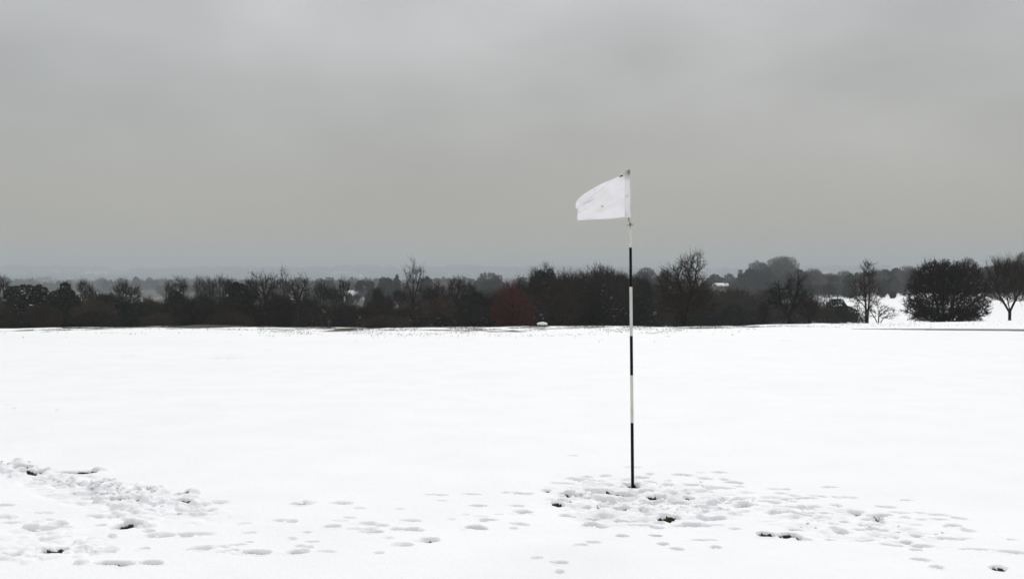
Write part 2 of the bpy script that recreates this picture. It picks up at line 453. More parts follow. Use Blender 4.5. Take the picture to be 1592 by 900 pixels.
# ------------------------------------------------------------------ plant tools
def tubes(P0, P1, R0, R1, sides=3):
    P0 = np.asarray(P0, float); P1 = np.asarray(P1, float)
    d = norm(P1 - P0)
    ref = np.where(np.abs(d[:, 2:3]) < .9, [[0, 0, 1.]], [[1., 0, 0]])
    u = norm(np.cross(d, ref)); v = np.cross(d, u)
    k = np.arange(sides) * 2 * math.pi / sides
    ring = u[:, None] * np.cos(k)[None, :, None] + v[:, None] * np.sin(k)[None, :, None]
    a = P0[:, None] + ring * np.asarray(R0)[:, None, None]
    b_ = P1[:, None] + ring * np.asarray(R1)[:, None, None]
    n = len(P0)
    co = np.concatenate([a, b_], 1).reshape(-1, 3)
    base = (np.arange(n) * 2 * sides)[:, None]
    i = np.arange(sides)[None]; j = (i + 1) % sides
    qd = np.stack([base + i, base + j, base + j + sides, base + i + sides], -1).reshape(-1, 4)
    return co, qd


def join(parts):
    cs, qs, o = [], [], 0
    for c, q_ in parts:
        cs.append(c); qs.append(q_ + o); o += len(c)
    return np.vstack(cs), np.vstack(qs)


def leaves(C, S, rng, up=.0, aspect=.6):
    """quads with random attitude at C, half-size S"""
    n = len(C)
    nrm = norm(rng.normal(size=(n, 3)) + [[0, 0, up]])
    t = norm(np.cross(nrm, rng.normal(size=(n, 3)))); w = np.cross(nrm, t)
    S = np.asarray(S).reshape(-1, 1) * np.ones((n, 1))
    a = C - t * S - w * S * aspect * .4; b_ = C + t * S * .2 - w * S * aspect
    c_ = C + t * S + w * S * aspect * .3; d = C - t * S * .1 + w * S * aspect
    co = np.stack([a, b_, c_, d], 1).reshape(-1, 3)
    return co, np.arange(4 * n).reshape(-1, 4)


def sample_lobes(lobes, n, rng, shell=.5):
    """lobes: (cx, cz, rx, rz[, ry]) metres"""
    vol = np.array([l[2] * l[3] * (l[4] if len(l) > 4 else l[2]) for l in lobes]) ** .8
    pick = rng.choice(len(lobes), n, p=vol / vol.sum())
    d = norm(rng.normal(size=(n, 3)))
    rad = rng.random(n) ** (1 / 3.0)
    rad = rad * (1 - shell) + shell * (rad ** .35)
    L = np.array([[l[0], l[1], l[2], l[3], (l[4] if len(l) > 4 else l[2])] for l in lobes])[pick]
    bump = 1 + .10 * np.sin(d[:, 0] * 7 + pick) * np.cos(d[:, 2] * 9 + pick * 2)
    return np.stack([L[:, 0] + d[:, 0] * L[:, 2] * rad * bump, d[:, 1] * L[:, 4] * rad * bump, L[:, 1] + d[:, 2] * L[:, 3] * rad * bump], 1)


def grow(targets, stems, rng, bf=.35, seg=.5, jit=.12, order=None):
    """link targets to the nearest point of the growing tree; returns nodes, parent"""
    nodes = []; par = []; plen = []
    for st in stems:
        base = len(nodes)
        for k, p in enumerate(st):
            nodes.append(p)
            if k == 0: par.append(-1); plen.append(0)
            else:
                par.append(len(nodes) - 2); plen.append(plen[-1] + float(np.linalg.norm(np.subtract(p, st[k - 1]))) * .6)
    cap = len(nodes) + len(targets) * 12 + 50
    NN = np.zeros((cap, 3)); PL = np.zeros(cap); PR = np.full(cap, -1)
    n = len(nodes); NN[:n] = nodes; PL[:n] = plen; PR[:n] = par
    root = NN[0]
    o = np.argsort(np.linalg.norm(targets - root, axis=1) * (1 + .15 * rng.random(len(targets))))
    for t in targets[o]:
        dv = NN[:n] - t
        d = np.sqrt((dv ** 2).sum(1))
        pen = np.maximum(0, (NN[:n, 2] - t[2])) * .9      # avoid growing downward
        k = int(np.argmin(d + bf * PL[:n] + pen))
        dist = d[k]; m = max(1, int(math.ceil(dist / seg)))
        if n + m >= cap: break
        a = NN[k].copy(); prev = k
        for s in range(1, m + 1):
            f = s / m
            p = a + (t - a) * f
            if s < m: p = p + rng.normal(size=3) * jit * dist * .25 + np.array([0, 0, -.10 * dist * f * (1 - f)])
            NN[n] = p; PR[n] = prev; PL[n] = PL[prev] + dist / m
            prev = n; n += 1
    return NN[:n], PR[:n]


def radii(PR, tip, power=.5, rmax=1.0):
    n = len(PR); cnt = np.zeros(n)
    has = np.zeros(n, bool); has[PR[PR >= 0]] = True
    cnt[~has] = 1
    for i in range(n - 1, -1, -1):
        if PR[i] >= 0: cnt[PR[i]] += cnt[i]
    return np.minimum(tip * np.maximum(cnt, 1) ** power, rmax), cnt


def twigs(P, D, k, length, r, rng, up=.3, spread=.8, sub=2, center=None):
    """k curved twigs with sub-twigs at each P"""
    P = np.repeat(P, k, 0); D = np.repeat(D, k, 0); n = len(P)
    out = 0
    if center is not None: out = norm(P - center) * .5
    d = norm(D * .7 + out + [[0, 0, up]] + rng.normal(size=(n, 3)) * spread)
    L = length * (.5 + rng.random((n, 1)))
    m = P + d * L * .5
    e = m + norm(d + rng.normal(size=(n, 3)) * .3 + [[0, 0, up * .5]]) * L * .5
    A = [P, m]; B = [m, e]; RA = [np.full(n, r), np.full(n, r * .75)]; RB = [np.full(n, r * .75), np.full(n, r * .35)]
    for s in range(sub):
        f = rng.random((n, 1))
        q0 = m * (1 - f) + e * f if s % 2 else P * (1 - f) + m * f
        dd = norm(d + rng.normal(size=(n, 3)) * .75 + [[0, 0, up * .4]])
        A.append(q0); B.append(q0 + dd * L * (.25 + .35 * rng.random((n, 1))))
        RA.append(np.full(n, r * .6)); RB.append(np.full(n, r * .3))
    return np.vstack(A), np.vstack(B), np.concatenate(RA), np.concatenate(RB)


def woody(lobes, stems, rng, n=300, tip=.014, power=.45, rmax=.3, bf=.35, seg=.45, k=3, tl=.45, tr=.012, up=.3, spread=.8, sub=2, shell=.5, thick=.05, jit=.12):
    """returns (trunk geo, crown geo)"""
    T = sample_lobes(lobes, n, rng, shell)
    T = T[T[:, 2] > .15]
    NN, PR = grow(T, stems, rng, bf, seg, jit)
    R, cnt = radii(PR, tip, power, rmax)
    ok = PR >= 0
    i = np.where(ok)[0]; p = PR[i]
    r0 = np.minimum(R[p], R[i] * 1.35); r1 = R[i]
    big = r1 > thick
    for st in range(1):
        pass
    # stems are always trunk
    ns = sum(len(s) for s in stems)
    big = big | (i < ns)
    trunk = tubes(NN[p[big]], NN[i[big]], r0[big], r1[big], 7)
    # root flare
    fl = []
    pos = 0
    for s in stems:
        b0 = NN[pos]; rr = R[pos + 1] if pos + 1 < len(R) else tip
        fl.append(tubes([b0 + [0, 0, -.35]], [b0 + [0, 0, .12]], [rr * 1.9], [rr * 1.02], 7)); pos += len(s)
    trunk = join([trunk] + fl)
    sm = ~big
    fine = cnt[i] <= 6
    src = i[fine]
    D = norm(NN[src] - NN[PR[src]])
    c = np.array([np.mean([l[0] for l in lobes]), 0, np.mean([l[1] for l in lobes]) * .8])
    A, B, RA, RB = twigs(NN[src], D, k, tl, tr, rng, up, spread, sub, c)
    g2 = np.where(B[:, 2] > .05)[0]
    parts = [tubes(A[g2], B[g2], RA[g2], RB[g2], 3)]
    if sm.any(): parts.append(tubes(NN[p[sm]], NN[i[sm]], r0[sm], r1[sm], 4))
    return trunk, join(parts)


def plant(name, label, cat, loc, geo, mats, group=None):
    """geo: list of (part name, (co, quads))"""
    root = empty(name, loc)
    tag(root, label, cat, group)
    for (pn, (c, q_)), mt in zip(geo, mats):
        link(pn, mesh_from(pn, c, q_), root, [mt])
    return root


def copy_tree(o, loc, scale, rz, label=None, group=None):
    c = o.copy(); COL.objects.link(c); c.location = loc; c.scale = scale; c.rotation_euler = (0, 0, rz)
    if label: c['label'] = label
    if group: c['group'] = group
    for ch in o.children:
        d = ch.copy(); COL.objects.link(d); d.parent = c
    return c


def zg(X, Y): return float(terrain(X, Y))


def lobes_px(L, bx, by, Y, ry=None):
    """lobes given in photo pixels -> metres from a base at column bx, row by"""
    k = Y / F
    zb = zg((bx - CX) * k, Y)
    out = []
    for l in L:
        cx, cy, rx, rz = l[:4]
        out.append(((cx - bx) * k, H - (cy - HY) * k - zb, rx * k, rz * k, (l[4] if len(l) > 4 else rx) * k))
    return out


def stem_px(pts, bx, Y, rng, lean=.02):
    """stem through photo pixels, first point put on the land"""
    k = Y / F; zb = zg((bx - CX) * k, Y); s = []
    for j, (x, y) in enumerate(pts):
        z = H - (y - HY) * k - zb if j else -.1
        s.append(np.array([(x - bx) * k, rng.normal() * lean * j, z]))
    res = [s[0]]
    for a, b_ in zip(s[:-1], s[1:]):
        m = max(1, int(np.linalg.norm(b_ - a) / .6))
        for t in range(1, m + 1): res.append(a + (b_ - a) * t / m + (rng.normal(size=3) * .02 if t < m else 0))
    return res


def front_tree(name, label, cat, bx, Y, lobes, stems, mats=None, seed=1, group=None, **kw):
    rng = np.random.default_rng(seed)
    L = lobes_px(lobes, bx, 505, Y)
    S = [stem_px(s, bx, Y, rng) for s in stems]
    g = woody(L, S, rng, **kw)
    X = (bx - CX) / F * Y
    return plant(name, label, cat, (X, Y, zg(X, Y)), [('trunk', g[0]), ('crown', g[1])], mats or (M_BARK, M_TWIG), group)


print("front trees")
# --- trees standing alone in front of or above the thicket
front_tree('bare_tree', 'broad bare tree with two round fans above its dark crown, near the flagpole', 'tree', 1062, 68,
           [(1062, 452, 36, 34), (1050, 448, 26, 22), (1085, 460, 24, 22), (1040, 475, 18, 14), (1095, 480, 18, 10), (1067, 415, 9, 13), (1083, 411, 11, 14), (1083, 412, 12, 15), (1066, 416, 10, 14), (1045, 428, 16, 12), (1066, 470, 34, 24)],
           [[(1062, 508), (1062, 490), (1060, 465), (1056, 440)], [(1064, 508), (1066, 485), (1074, 455), (1072, 430)], [(1063, 508), (1070, 470), (1080, 440), (1082, 422)]],
           mats=(M_BLACK, M_TWIG), seed=3, n=900, tip=.014, power=.42, rmax=.26, k=3, tl=.5, tr=.011, up=.35, spread=.6, thick=.05, shell=.55)
front_tree('bare_tree', 'small crooked bare tree with a forked trunk leaning left over the snow edge', 'tree', 1228, 72,
           [(1212, 452, 15, 17), (1236, 448, 15, 18), (1242, 435, 8, 9), (1252, 462, 9, 14), (1200, 464, 11, 14), (1225, 470, 22, 14)],
           [[(1228, 506), (1227, 496), (1220, 484), (1213, 468), (1210, 450)], [(1227, 506), (1226, 495), (1234, 475), (1240, 452), (1241, 438)]],
           mats=(M_BARK, M_BLACK), seed=4, n=250, tip=.017, power=.46, rmax=.2, k=3, tl=.42, tr=.013, up=.25, spread=.8, thick=.05)
front_tree('bare_shrub', 'small dark upright shrub just left of the crooked forked tree', 'shrub', 1187, 78,
           [(1187, 488, 9, 14), (1187, 482, 6, 12)], [[(1187, 506), (1187, 492)], [(1189, 506), (1191, 490)], [(1185, 506), (1182, 490)]],
           mats=(M_BARK, M_BLACK), seed=5, n=140, k=3, tl=.25, tr=.012, tip=.013, shell=.3)
front_tree('bare_shrub', 'low brown shrub just right of the crooked forked tree', 'shrub', 1258, 78,
           [(1256, 484, 14, 16), (1262, 478, 10, 12)], [[(1258, 506), (1257, 490)], [(1259, 506), (1263, 488)]],
           mats=(M_BARK, M_TWIG), seed=6, n=170, k=3, tl=.3, tr=.011, tip=.013, shell=.3)
front_tree('bare_tree', 'slender twin-stemmed bare tree at the end of the thicket, snow behind', 'tree', 1348, 77,
           [(1348, 440, 13, 32), (1335, 455, 12, 22), (1358, 455, 10, 24), (1352, 422, 8, 14), (1343, 480, 12, 18), (1330, 470, 9, 14)],
           [[(1346, 506), (1346, 480), (1344, 455), (1343, 430), (1350, 412)], [(1349, 506), (1350, 480), (1352, 455), (1351, 428)]],
           mats=(M_BARK_S, M_TWIG), seed=8, n=360, tip=.012, power=.42, rmax=.14, k=3, tl=.34, tr=.010, up=.4, spread=.6, thick=.045)
front_tree('bare_shrub', 'thin open shrub with few spreading branches right of the twin-stemmed tree', 'shrub', 1366, 76,
           [(1366, 482, 17, 12), (1380, 488, 14, 10), (1352, 486, 10, 10)],
           [[(1366, 506), (1366, 492), (1368, 478)], [(1366, 506), (1374, 494), (1390, 484)], [(1366, 506), (1360, 494), (1352, 482)]],
           mats=(M_BARK, M_TWIG), seed=9, n=75, tip=.014, power=.42, k=3, tl=.3, tr=.010, up=.2, spread=.7, thick=.05)
front_tree('large_bush', 'huge dense black many-stemmed bush standing alone on the snow', 'bush', 1470, 73,
           [(1462, 442, 46, 30), (1492, 438, 36, 28), (1440, 462, 34, 26), (1505, 470, 32, 26), (1470, 478, 52, 20), (1428, 482, 22, 12), (1466, 424, 36, 18), (1448, 493, 30, 10), (1492, 493, 32, 10), (1470, 490, 44, 12), (1500, 425, 24, 16), (1445, 428, 24, 14), (1520, 478, 18, 18)],
           [[(1462, 504), (1458, 480), (1450, 450), (1446, 432)], [(1466, 504), (1466, 475), (1468, 440), (1468, 420)], [(1474, 504), (1480, 475), (1488, 445), (1498, 425)],
            [(1460, 504), (1445, 484), (1425, 468)], [(1482, 504), (1496, 484), (1518, 466)], [(1456, 504), (1435, 492), (1415, 486)], [(1486, 504), (1505, 492), (1524, 486)], [(1478, 504), (1492, 470), (1508, 445)]],
           mats=(M_BLACK, M_BLACK), seed=12, n=2000, tip=.015, power=.40, rmax=.16, k=6, tl=.34, tr=.015, up=.25, spread=.8, thick=.055, shell=.45)
front_tree('bare_tree', 'short-trunked bare tree with a wide vase of fine upright branches on open snow', 'tree', 1570, 82,
           [(1568, 440, 34, 28), (1550, 446, 24, 22), (1592, 446, 24, 24), (1568, 420, 30, 14), (1572, 458, 30, 14)],
           [[(1569, 503), (1570, 485), (1568, 472)], [(1570, 503), (1571, 483), (1578, 468), (1588, 450)], [(1569, 503), (1569, 485), (1558, 466), (1548, 450)]],
           mats=(M_BARK, M_TWIG), seed=13, n=560, tip=.011, power=.43, rmax=.19, bf=.7, k=4, tl=.7, tr=.010, up=.75, spread=.28, sub=2, thick=.045, shell=.3, jit=.05)
front_tree('bare_tree', 'tallest slim bare tree with straight stem and sparse steep side branches', 'tree', 642, 72,
           [(642, 425, 7, 18), (640, 450, 15, 22), (652, 430, 9, 14), (632, 432, 6, 12), (642, 470, 18, 20)],
           [[(641, 512), (641, 490), (642, 465), (643, 440), (642, 420), (642, 408)], [(641, 512), (644, 465), (650, 440), (655, 422)], [(641, 512), (640, 462), (634, 440), (630, 424)]],
           mats=(M_BARK, M_TWIG), seed=14, n=150, tip=.013, power=.44, rmax=.13, k=3, tl=.42, tr=.010, up=.45, spread=.55, thick=.04)
front_tree('bare_tree', 'bare tree with an upswept fan of branches beside a thinner taller one', 'tree', 412, 71,
           [(412, 450, 22, 20), (400, 440, 12, 14), (424, 442, 13, 14), (412, 470, 24, 20)],
           [[(412, 513), (412, 490), (412, 466), (408, 445), (404, 432)], [(412, 513), (413, 468), (420, 448), (424, 434)], [(412, 513), (411, 460), (413, 438)]],
           mats=(M_BARK, M_TWIG_G), seed=15, n=170, tip=.013, power=.44, rmax=.15, k=3, tl=.45, tr=.010, up=.5, spread=.5, thick=.04)
front_tree('bare_tree', 'thin wispy bare tree reaching above its neighbours in the left thicket', 'tree', 441, 92,
           [(441, 432, 6, 14), (440, 455, 9, 16), (446, 445, 7, 12)], [[(441, 512), (440, 480), (440, 450), (438, 420)], [(441, 512), (442, 455), (446, 430)]],
           mats=(M_BARK, M_TWIG), seed=16, n=60, tip=.013, power=.44, rmax=.1, k=3, tl=.4, tr=.010, up=.5, spread=.5, thick=.04)
front_tree('bare_tree', 'bare tree with a black vertical trunk and forked open crown at the thicket edge', 'tree', 463, 69,
           [(466, 452, 17, 18), (455, 455, 10, 14), (478, 444, 8, 10)],
           [[(463, 514), (463, 490), (464, 470), (470, 452), (478, 438)], [(463, 514), (462, 468), (456, 450), (454, 440)]],
           mats=(M_BLACK, M_TWIG_G), seed=17, n=100, tip=.014, power=.46, rmax=.14, k=3, tl=.42, tr=.010, up=.4, spread=.6, thick=.04)
front_tree('red_shrub', 'dark red twiggy conical shrub in the thicket left of the snow-capped marker', 'shrub', 797, 70,
           [(797, 478, 28, 30), (795, 455, 13, 16), (808, 490, 24, 18), (780, 490, 18, 18)],
           [[(797, 513), (797, 480), (796, 450)], [(799, 513), (808, 482)], [(795, 513), (784, 484)]],
           mats=(M_BARK, M_TWIG_R), seed=18, n=620, tip=.013, power=.40, rmax=.1, k=4, tl=.35, tr=.012, up=.3, spread=.7, shell=.3)

# slimmer poles and fans rising from the thicket
RISERS = [  # bx, Y, top, halfwidth, label, seed
    (4, 95, 426, 9, 'slender upright bare tree left of the snow-dusted evergreen', 3),
    (128, 98, 433, 7, 'thin bare sapling just right of the knob-topped ivy-clad tree', 4),
    (140, 98, 441, 7, 'short thin sapling, second to the right of the knob-topped ivy-clad tree', 5),
    (196, 92, 438, 21, 'round bushy bare tree with fine twigs in the left thicket', 6),
    (262, 96, 437, 7, 'thin bare tree close left of the twin-leader bare tree', 7),
    (280, 95, 429, 11, 'twin-leader dark bare tree in the left thicket', 8),
    (312, 100, 430, 10, 'pale thin spreading bare tree left of the pale upright group', 9),
    (326, 100, 430, 9, 'pale upright bare tree, leftmost of a close pair', 10),
    (343, 100, 428, 10, 'pale upright bare tree next to the dark ivy dome', 11),
    (357, 92, 432, 10, 'leaning bare tree whose branches touch the dark ivy dome', 12),
    (388, 92, 432, 9, 'curved bare branches rising behind the dark ivy dome', 13),
    (500, 99, 440, 12, 'low fine-twigged tree right of the forked black-trunked tree', 14),
    (520, 100, 446, 12, 'rounded fine-twigged tree before the hazy dark round trees', 15),
    (535, 97, 431, 9, 'thin bare tree beside the small snowy white house', 16),
    (586, 96, 446, 9, 'bushy twiggy tree in front of the flat-topped pines', 17),
    (622, 94, 450, 10, 'low brown bare tree close left of the tallest slim tree', 18),
    (668, 94, 446, 12, 'low brown bare tree close right of the tallest slim tree', 19),
    (683, 98, 438, 11, 'brown twiggy tree before the long brown roof', 20),
    (712, 90, 430, 17, 'rounded vase-shaped bare tree with a thick dark trunk, left of the hazy domed oak', 21),
    (733, 96, 440, 8, 'narrow bare tree between the vase-shaped tree and the hazy domed oak', 22),
    (812, 97, 452, 10, 'twiggy shrub top showing right behind the red shrub', 23),
    (838, 94, 417, 15, 'tall dark bare tree with a ragged top left of the tall grey thicket', 24),
    (853, 93, 411, 12, 'highest ragged bare tree of the tall grey thicket', 25),
    (880, 100, 424, 14, 'grey fine-twigged tree in the tall thicket, right of the highest ragged tree', 26),
    (905, 101, 420, 13, 'grey narrow tree in the middle of the tall thicket', 27),
    (928, 103, 422, 15, 'grey rounded tree in the tall thicket left of the flagpole', 28),
    (950, 100, 417, 14, 'twiggy grey tree just left of the flagpole in the tall thicket', 29),
    (968, 101, 424, 12, 'grey low-topped tree hidden by the flagpole edge', 30),
    (1000, 103, 432, 12, 'thin grey tree between the flagpole and the broad bare tree', 31),
]
for (bx, Y, top, hw, lab, sd) in RISERS:
    bot = 512; mid = (top + 470) / 2
    pale = 300 < bx < 350
    tall = bx > 815
    L = [(bx, mid + 4, hw, (470 - top) / 2), (bx - hw * .3, top + 14, hw * .55, 10), (bx + hw * .4, top + 18, hw * .55, 10)]
    if tall: L.append((bx, 478, hw * 1.2, 24))
    front_tree('bare_tree', lab, 'tree', bx, Y, L,
               [[(bx, bot), (bx + _r.uniform(-1, 1), 485), (bx + _r.uniform(-2, 2), 460), (bx + _r.uniform(-3, 3), top + 8)], [(bx, bot), (bx + 1, 480), (bx + hw * .5, 455), (bx + hw * .6, top + 14)],
                [(bx, bot), (bx - 1, 478), (bx - hw * .5, 458), (bx - hw * .6, top + 16)]],
               mats=(M_BARK, M_FAR if pale else M_TWIG_G if sd % 3 else M_TWIG), seed=100 + sd, group='slim bare trees rising out of the thicket',
               n=int(50 + hw * (16 if tall else 7)), tip=.012, power=.43, rmax=.10, k=4 if tall or hw > 14 else 3, tl=.5, tr=.010, up=.5, spread=.5, thick=.045, shell=.35)


# ivy / evergreen masses
def evergreen(name, label, bx, Y, lobes, n, size, mat, seed, group=None, trunk_top=None, cat='tree'):
    rng = np.random.default_rng(seed)
    L = lobes_px(lobes, bx, 505, Y)
    P = sample_lobes(L, n, rng, .75)
    P = P[P[:, 2] > .05]
    geo = leaves(P, size * (.6 + .8 * rng.random(len(P))), rng, .5)
    S = stem_px([(bx, 512), (bx, 490), (bx, trunk_top or lobes[0][1])], bx, Y, rng)
    limbs = [S]
    A, B, ra, rb = [], [], [], []
    for a, b_ in zip(S[:-1], S[1:]): A.append(a); B.append(b_); ra.append(.12); rb.append(.10)
    for l in L:
        for _ in range(4):
            t = S[len(S) // 2]; e = np.array([l[0], 0, l[1]]) + rng.normal(size=3) * [l[2] * .5, l[2] * .5, l[3] * .5]
            A.append(t); B.append(e); ra.append(.07); rb.append(.02)
    tr = tubes(A, B, np.array(ra), np.array(rb), 6)
    X = (bx - CX) / F * Y
    return plant(name, label, cat, (X, Y, zg(X, Y)), [('trunk', tr), ('crown', geo)], (M_BARK, mat), group)


evergreen('evergreen_tree', 'broad domed dark evergreen dusted with snow at the far left of the thicket', 42, 84, [(42, 470, 34, 26), (26, 462, 20, 18), (60, 462, 18, 19), (45, 490, 34, 18), (40, 455, 20, 12)], 9000, .11, M_EVER_S, 21)
evergreen('ivy_clad_tree', 'dark ivy-clad tree with a round knob of ivy at its top', 100, 83, [(101, 447, 8, 9), (98, 476, 26, 26), (112, 486, 22, 22), (84, 486, 20, 22), (104, 460, 12, 12)], 9000, .10, M_EVER, 22)
evergreen('evergreen_shrub', 'rounded dark evergreen shrub right of the knob-topped tree', 160, 82, [(160, 484, 24, 24), (165, 472, 16, 14), (146, 492, 20, 18)], 6000, .10, M_EVER, 23, cat='shrub')
evergreen('ivy_clad_tree', 'dark triangular dome of ivy above the left thicket beside the pale saplings', 372, 84, [(370, 452, 17, 12), (366, 446, 8, 8), (388, 460, 14, 8), (370, 472, 24, 16)], 5000, .10, M_EVER, 24)
evergreen('evergreen_shrub', 'small dark ivy tuft under the twin-leader bare tree', 272, 86, [(272, 460, 9, 8), (274, 470, 14, 12)], 1600, .10, M_EVER, 25, cat='shrub')
evergreen('evergreen_shrub', 'dark evergreen shrub low in the thicket left of the red shrub', 743, 84, [(743, 476, 14, 22), (736, 492, 18, 18), (750, 488, 14, 18)], 4500, .10, M_EVER, 26, cat='shrub')
evergreen('evergreen_shrub', 'low dark green mound of shrub at the right end of the thicket', 1312, 112, [(1316, 488, 17, 13), (1300, 480, 16, 16), (1326, 494, 8, 8)], 5000, .10, M_FARG, 27, cat='shrub')
evergreen('conifer', 'dark ivy column under the tall ragged bare tree left of the grey thicket', 848, 90, [(842, 440, 12, 20), (850, 462, 16, 26), (856, 432, 8, 14)], 2600, .09, M_EVER, 28)

# ------------------------------------------------------------------ thicket
print("thicket")
PROF_X = [-200, 0, 60, 130, 200, 260, 330, 400, 470, 560, 640, 720, 795, 812, 860, 900, 965, 1000, 1040, 1100, 1180, 1240, 1290, 1330, 1350]
PROF_Y = [462, 462, 466, 466, 462, 460, 462, 460, 464, 470, 468, 462, 458, 440, 430, 428, 428, 436, 452, 458, 456, 462, 468, 484, 500]
protos = []
for s in range(7):
    rng = np.random.default_rng(200 + s)
    L = [(0, 2.3, 2.2, 1.7, 1.9), (-.9, 1.6, 1.6, 1.4, 1.6), (1.0, 1.7, 1.6, 1.5, 1.5), (.2, 3.2, 1.0, .8, 1.0), (rng.uniform(-1, 1), 3.3, .7, .7, .7)]
    S = [[np.array([rng.normal() * .25, rng.normal() * .25, -.2]), np.array([rng.normal() * .3, rng.normal() * .3, .8]), np.array([rng.normal() * .7, rng.normal() * .5, 1.8])] for _ in range(5)]
    g = woody(L, S, rng, n=430, tip=.012, power=.40, rmax=.09, k=4, tl=.55, tr=.011, up=.35, spread=.7, sub=3, thick=.04, shell=.3)
    mt = [M_TWIG, M_TWIG_G, M_TWIG_L, M_TWIG_G, M_BLACK, M_TWIG_L, M_BLACK][s]
    pr = plant('thicket_shrub', 'bare twiggy brown shrub, one of the packed thicket behind the snowy brow', 'shrub', (0, 0, 0), [('trunk', g[0]), ('crown', g[1])], (M_BARK, mt), 'shrubs packed in the thicket')
    protos.append(pr)
used = set(); _r = random.Random(21); cnt_s = 0
rows = [(75, 2.9, 20), (83, 3.0, 6), (93, 3.0, -3)]
for (Y0, step, drop) in rows:
    x = (-150 - CX) / F * Y0
    while True:
        Y = (Y0 + _r.uniform(-3.5, 3.5)) * (1 + .42 * float(sstep(900, 1040, CX + F * x / Y0)))
        px = CX + F * x / Y
        if px > 1338: break
        top = np.interp(px, PROF_X, PROF_Y) + drop * _r.uniform(.4, 1.3) + _r.uniform(-9, 7)
        z = zg(x, Y)
        hgt = (H - (top - HY) / F * Y - z)
        sc = max(hgt / 4.1, .3)
        i = _r.randrange(7); sx = min(max(sc, .75), 1.25) * _r.uniform(.9, 1.15)
        if px > 1285: sx *= .6
        if px > -40:
            if i not in used:
                used.add(i); c_ = protos[i]; c_.location = (x, Y, z); c_.scale = (sx, sx, sc); c_.rotation_euler = (0, 0, _r.uniform(0, 6.28))
            else:
                copy_tree(protos[i], (x, Y, z), (sx, sx, sc), _r.uniform(0, 6.28))
            cnt_s += 1
        x += step * _r.uniform(.8, 1.2)
print('shrubs', cnt_s)
for i, p in enumerate(protos):
    if i not in used:
        p.location = (-20 - i, 90, zg(-20 - i, 90))

# undergrowth filling the heart of the thicket: brushwood nobody could count
rng = np.random.default_rng(31)
n = 60000
pxb = rng.uniform(-60, 1312, n); Yb = rng.uniform(82, 104, n) * (1 + .42 * sstep(900, 1040, pxb))
Xb = (pxb - CX) / F * Yb
zt = H - (np.interp(pxb, PROF_X, PROF_Y) + 15 + 22 * fbm(pxb / 30, Yb / 6, 93, 2) - HY) / F * Yb
zb = terrain(Xb, Yb)
fz = rng.random(n) ** .8
Zb = zb + (zt - zb) * fz
d = norm(rng.normal(size=(n, 3)) * [.8, .8, .5] + [[0, 0, .7]])
Lb = rng.uniform(.5, 1.4, n)[:, None]
P = np.stack([Xb, Yb, Zb], 1)
P0 = P - d * Lb * .5; P1 = P + d * Lb * .5
c1 = tubes(P0, P1, np.full(n, .022), np.full(n, .009), 3)
tag(link('undergrowth', mesh_from('undergrowth', *c1), None, [M_BARK]), kind='stuff')

# grass tips poking through the snow on the brow
rng = np.random.default_rng(37)
n = 26000
gy = np.abs(rng.normal(48, 7, n)); gx = (rng.uniform(-60, 1650, n) - CX) / F * gy
pxx = CX + F * gx / gy
keep = (fbm(gx / 2.6, gy / 3.5, 51, 3) + .5 * fbm(gx / .6, gy / .8, 71, 2) + .25 * np.exp(-((gy - 54) / 4) ** 2) > .30) & (gy > 27) & (rng.random(n) > sstep(1120, 1350, pxx) * .93)
gx, gy = gx[keep], gy[keep]
# rough tussocks where the strip and the crest are worn
n2 = 44000
ex = np.where(rng.random(n2) < .5, rng.uniform(400, 1180, n2), rng.normal(820, 260, n2)); ey = 56 - np.abs(rng.normal(0, 7.5, n2))
gx = np.concatenate([gx, (ex - CX) / F * ey]); gy = np.concatenate([gy, ey])
n3 = 2500
ex = rng.uniform(90, 395, n3); ey = rng.normal(52.5, 1.0, n3)
gx = np.concatenate([gx, (ex - CX) / F * ey]); gy = np.concatenate([gy, ey])
k2 = fbm(gx / 1.1, gy / 1.5, 77, 3) > -.02
gx, gy = gx[k2], gy[k2]
gz = terrain(gx, gy) + snow_height(gx, gy)[0]
B = np.stack([gx, gy, gz - .02], 1); n = len(B)
T = B + np.stack([rng.normal(size=n) * .04, rng.normal(size=n) * .04, rng.uniform(.035, .075, n)], 1)
c1 = tubes(B, T, rng.uniform(.004, .016, n), np.full(n, .002), 3)
m_grass = bark_mat('straw_grass', (.035, .030, .016), (.10, .082, .048))
tag(link('grass', mesh_from('grass', *c1), None, [m_grass]), kind='stuff')
# blades in the bare bottoms of the deeper prints
rng = np.random.default_rng(41)
sel = np.where((bare > .55) & (R_ < 9.5) & (R_ > 3.5))
if len(sel[0]):
    k = rng.choice(len(sel[0]), min(2600, len(sel[0])), replace=False)
    a, b_ = sel[0][k], sel[1][k]
    B = np.stack([GX[a, b_], GY[a, b_], GZ[a, b_] - .004], 1); n = len(B)
    T = B + np.stack([rng.normal(size=n) * .012, rng.normal(size=n) * .012, rng.uniform(.006, .026, n)], 1)
    c1 = tubes(B, T, np.full(n, .0016), np.full(n, .0004), 3)
    tag(link('turf', mesh_from('turf', *c1), None, [m_grass]), kind='stuff')


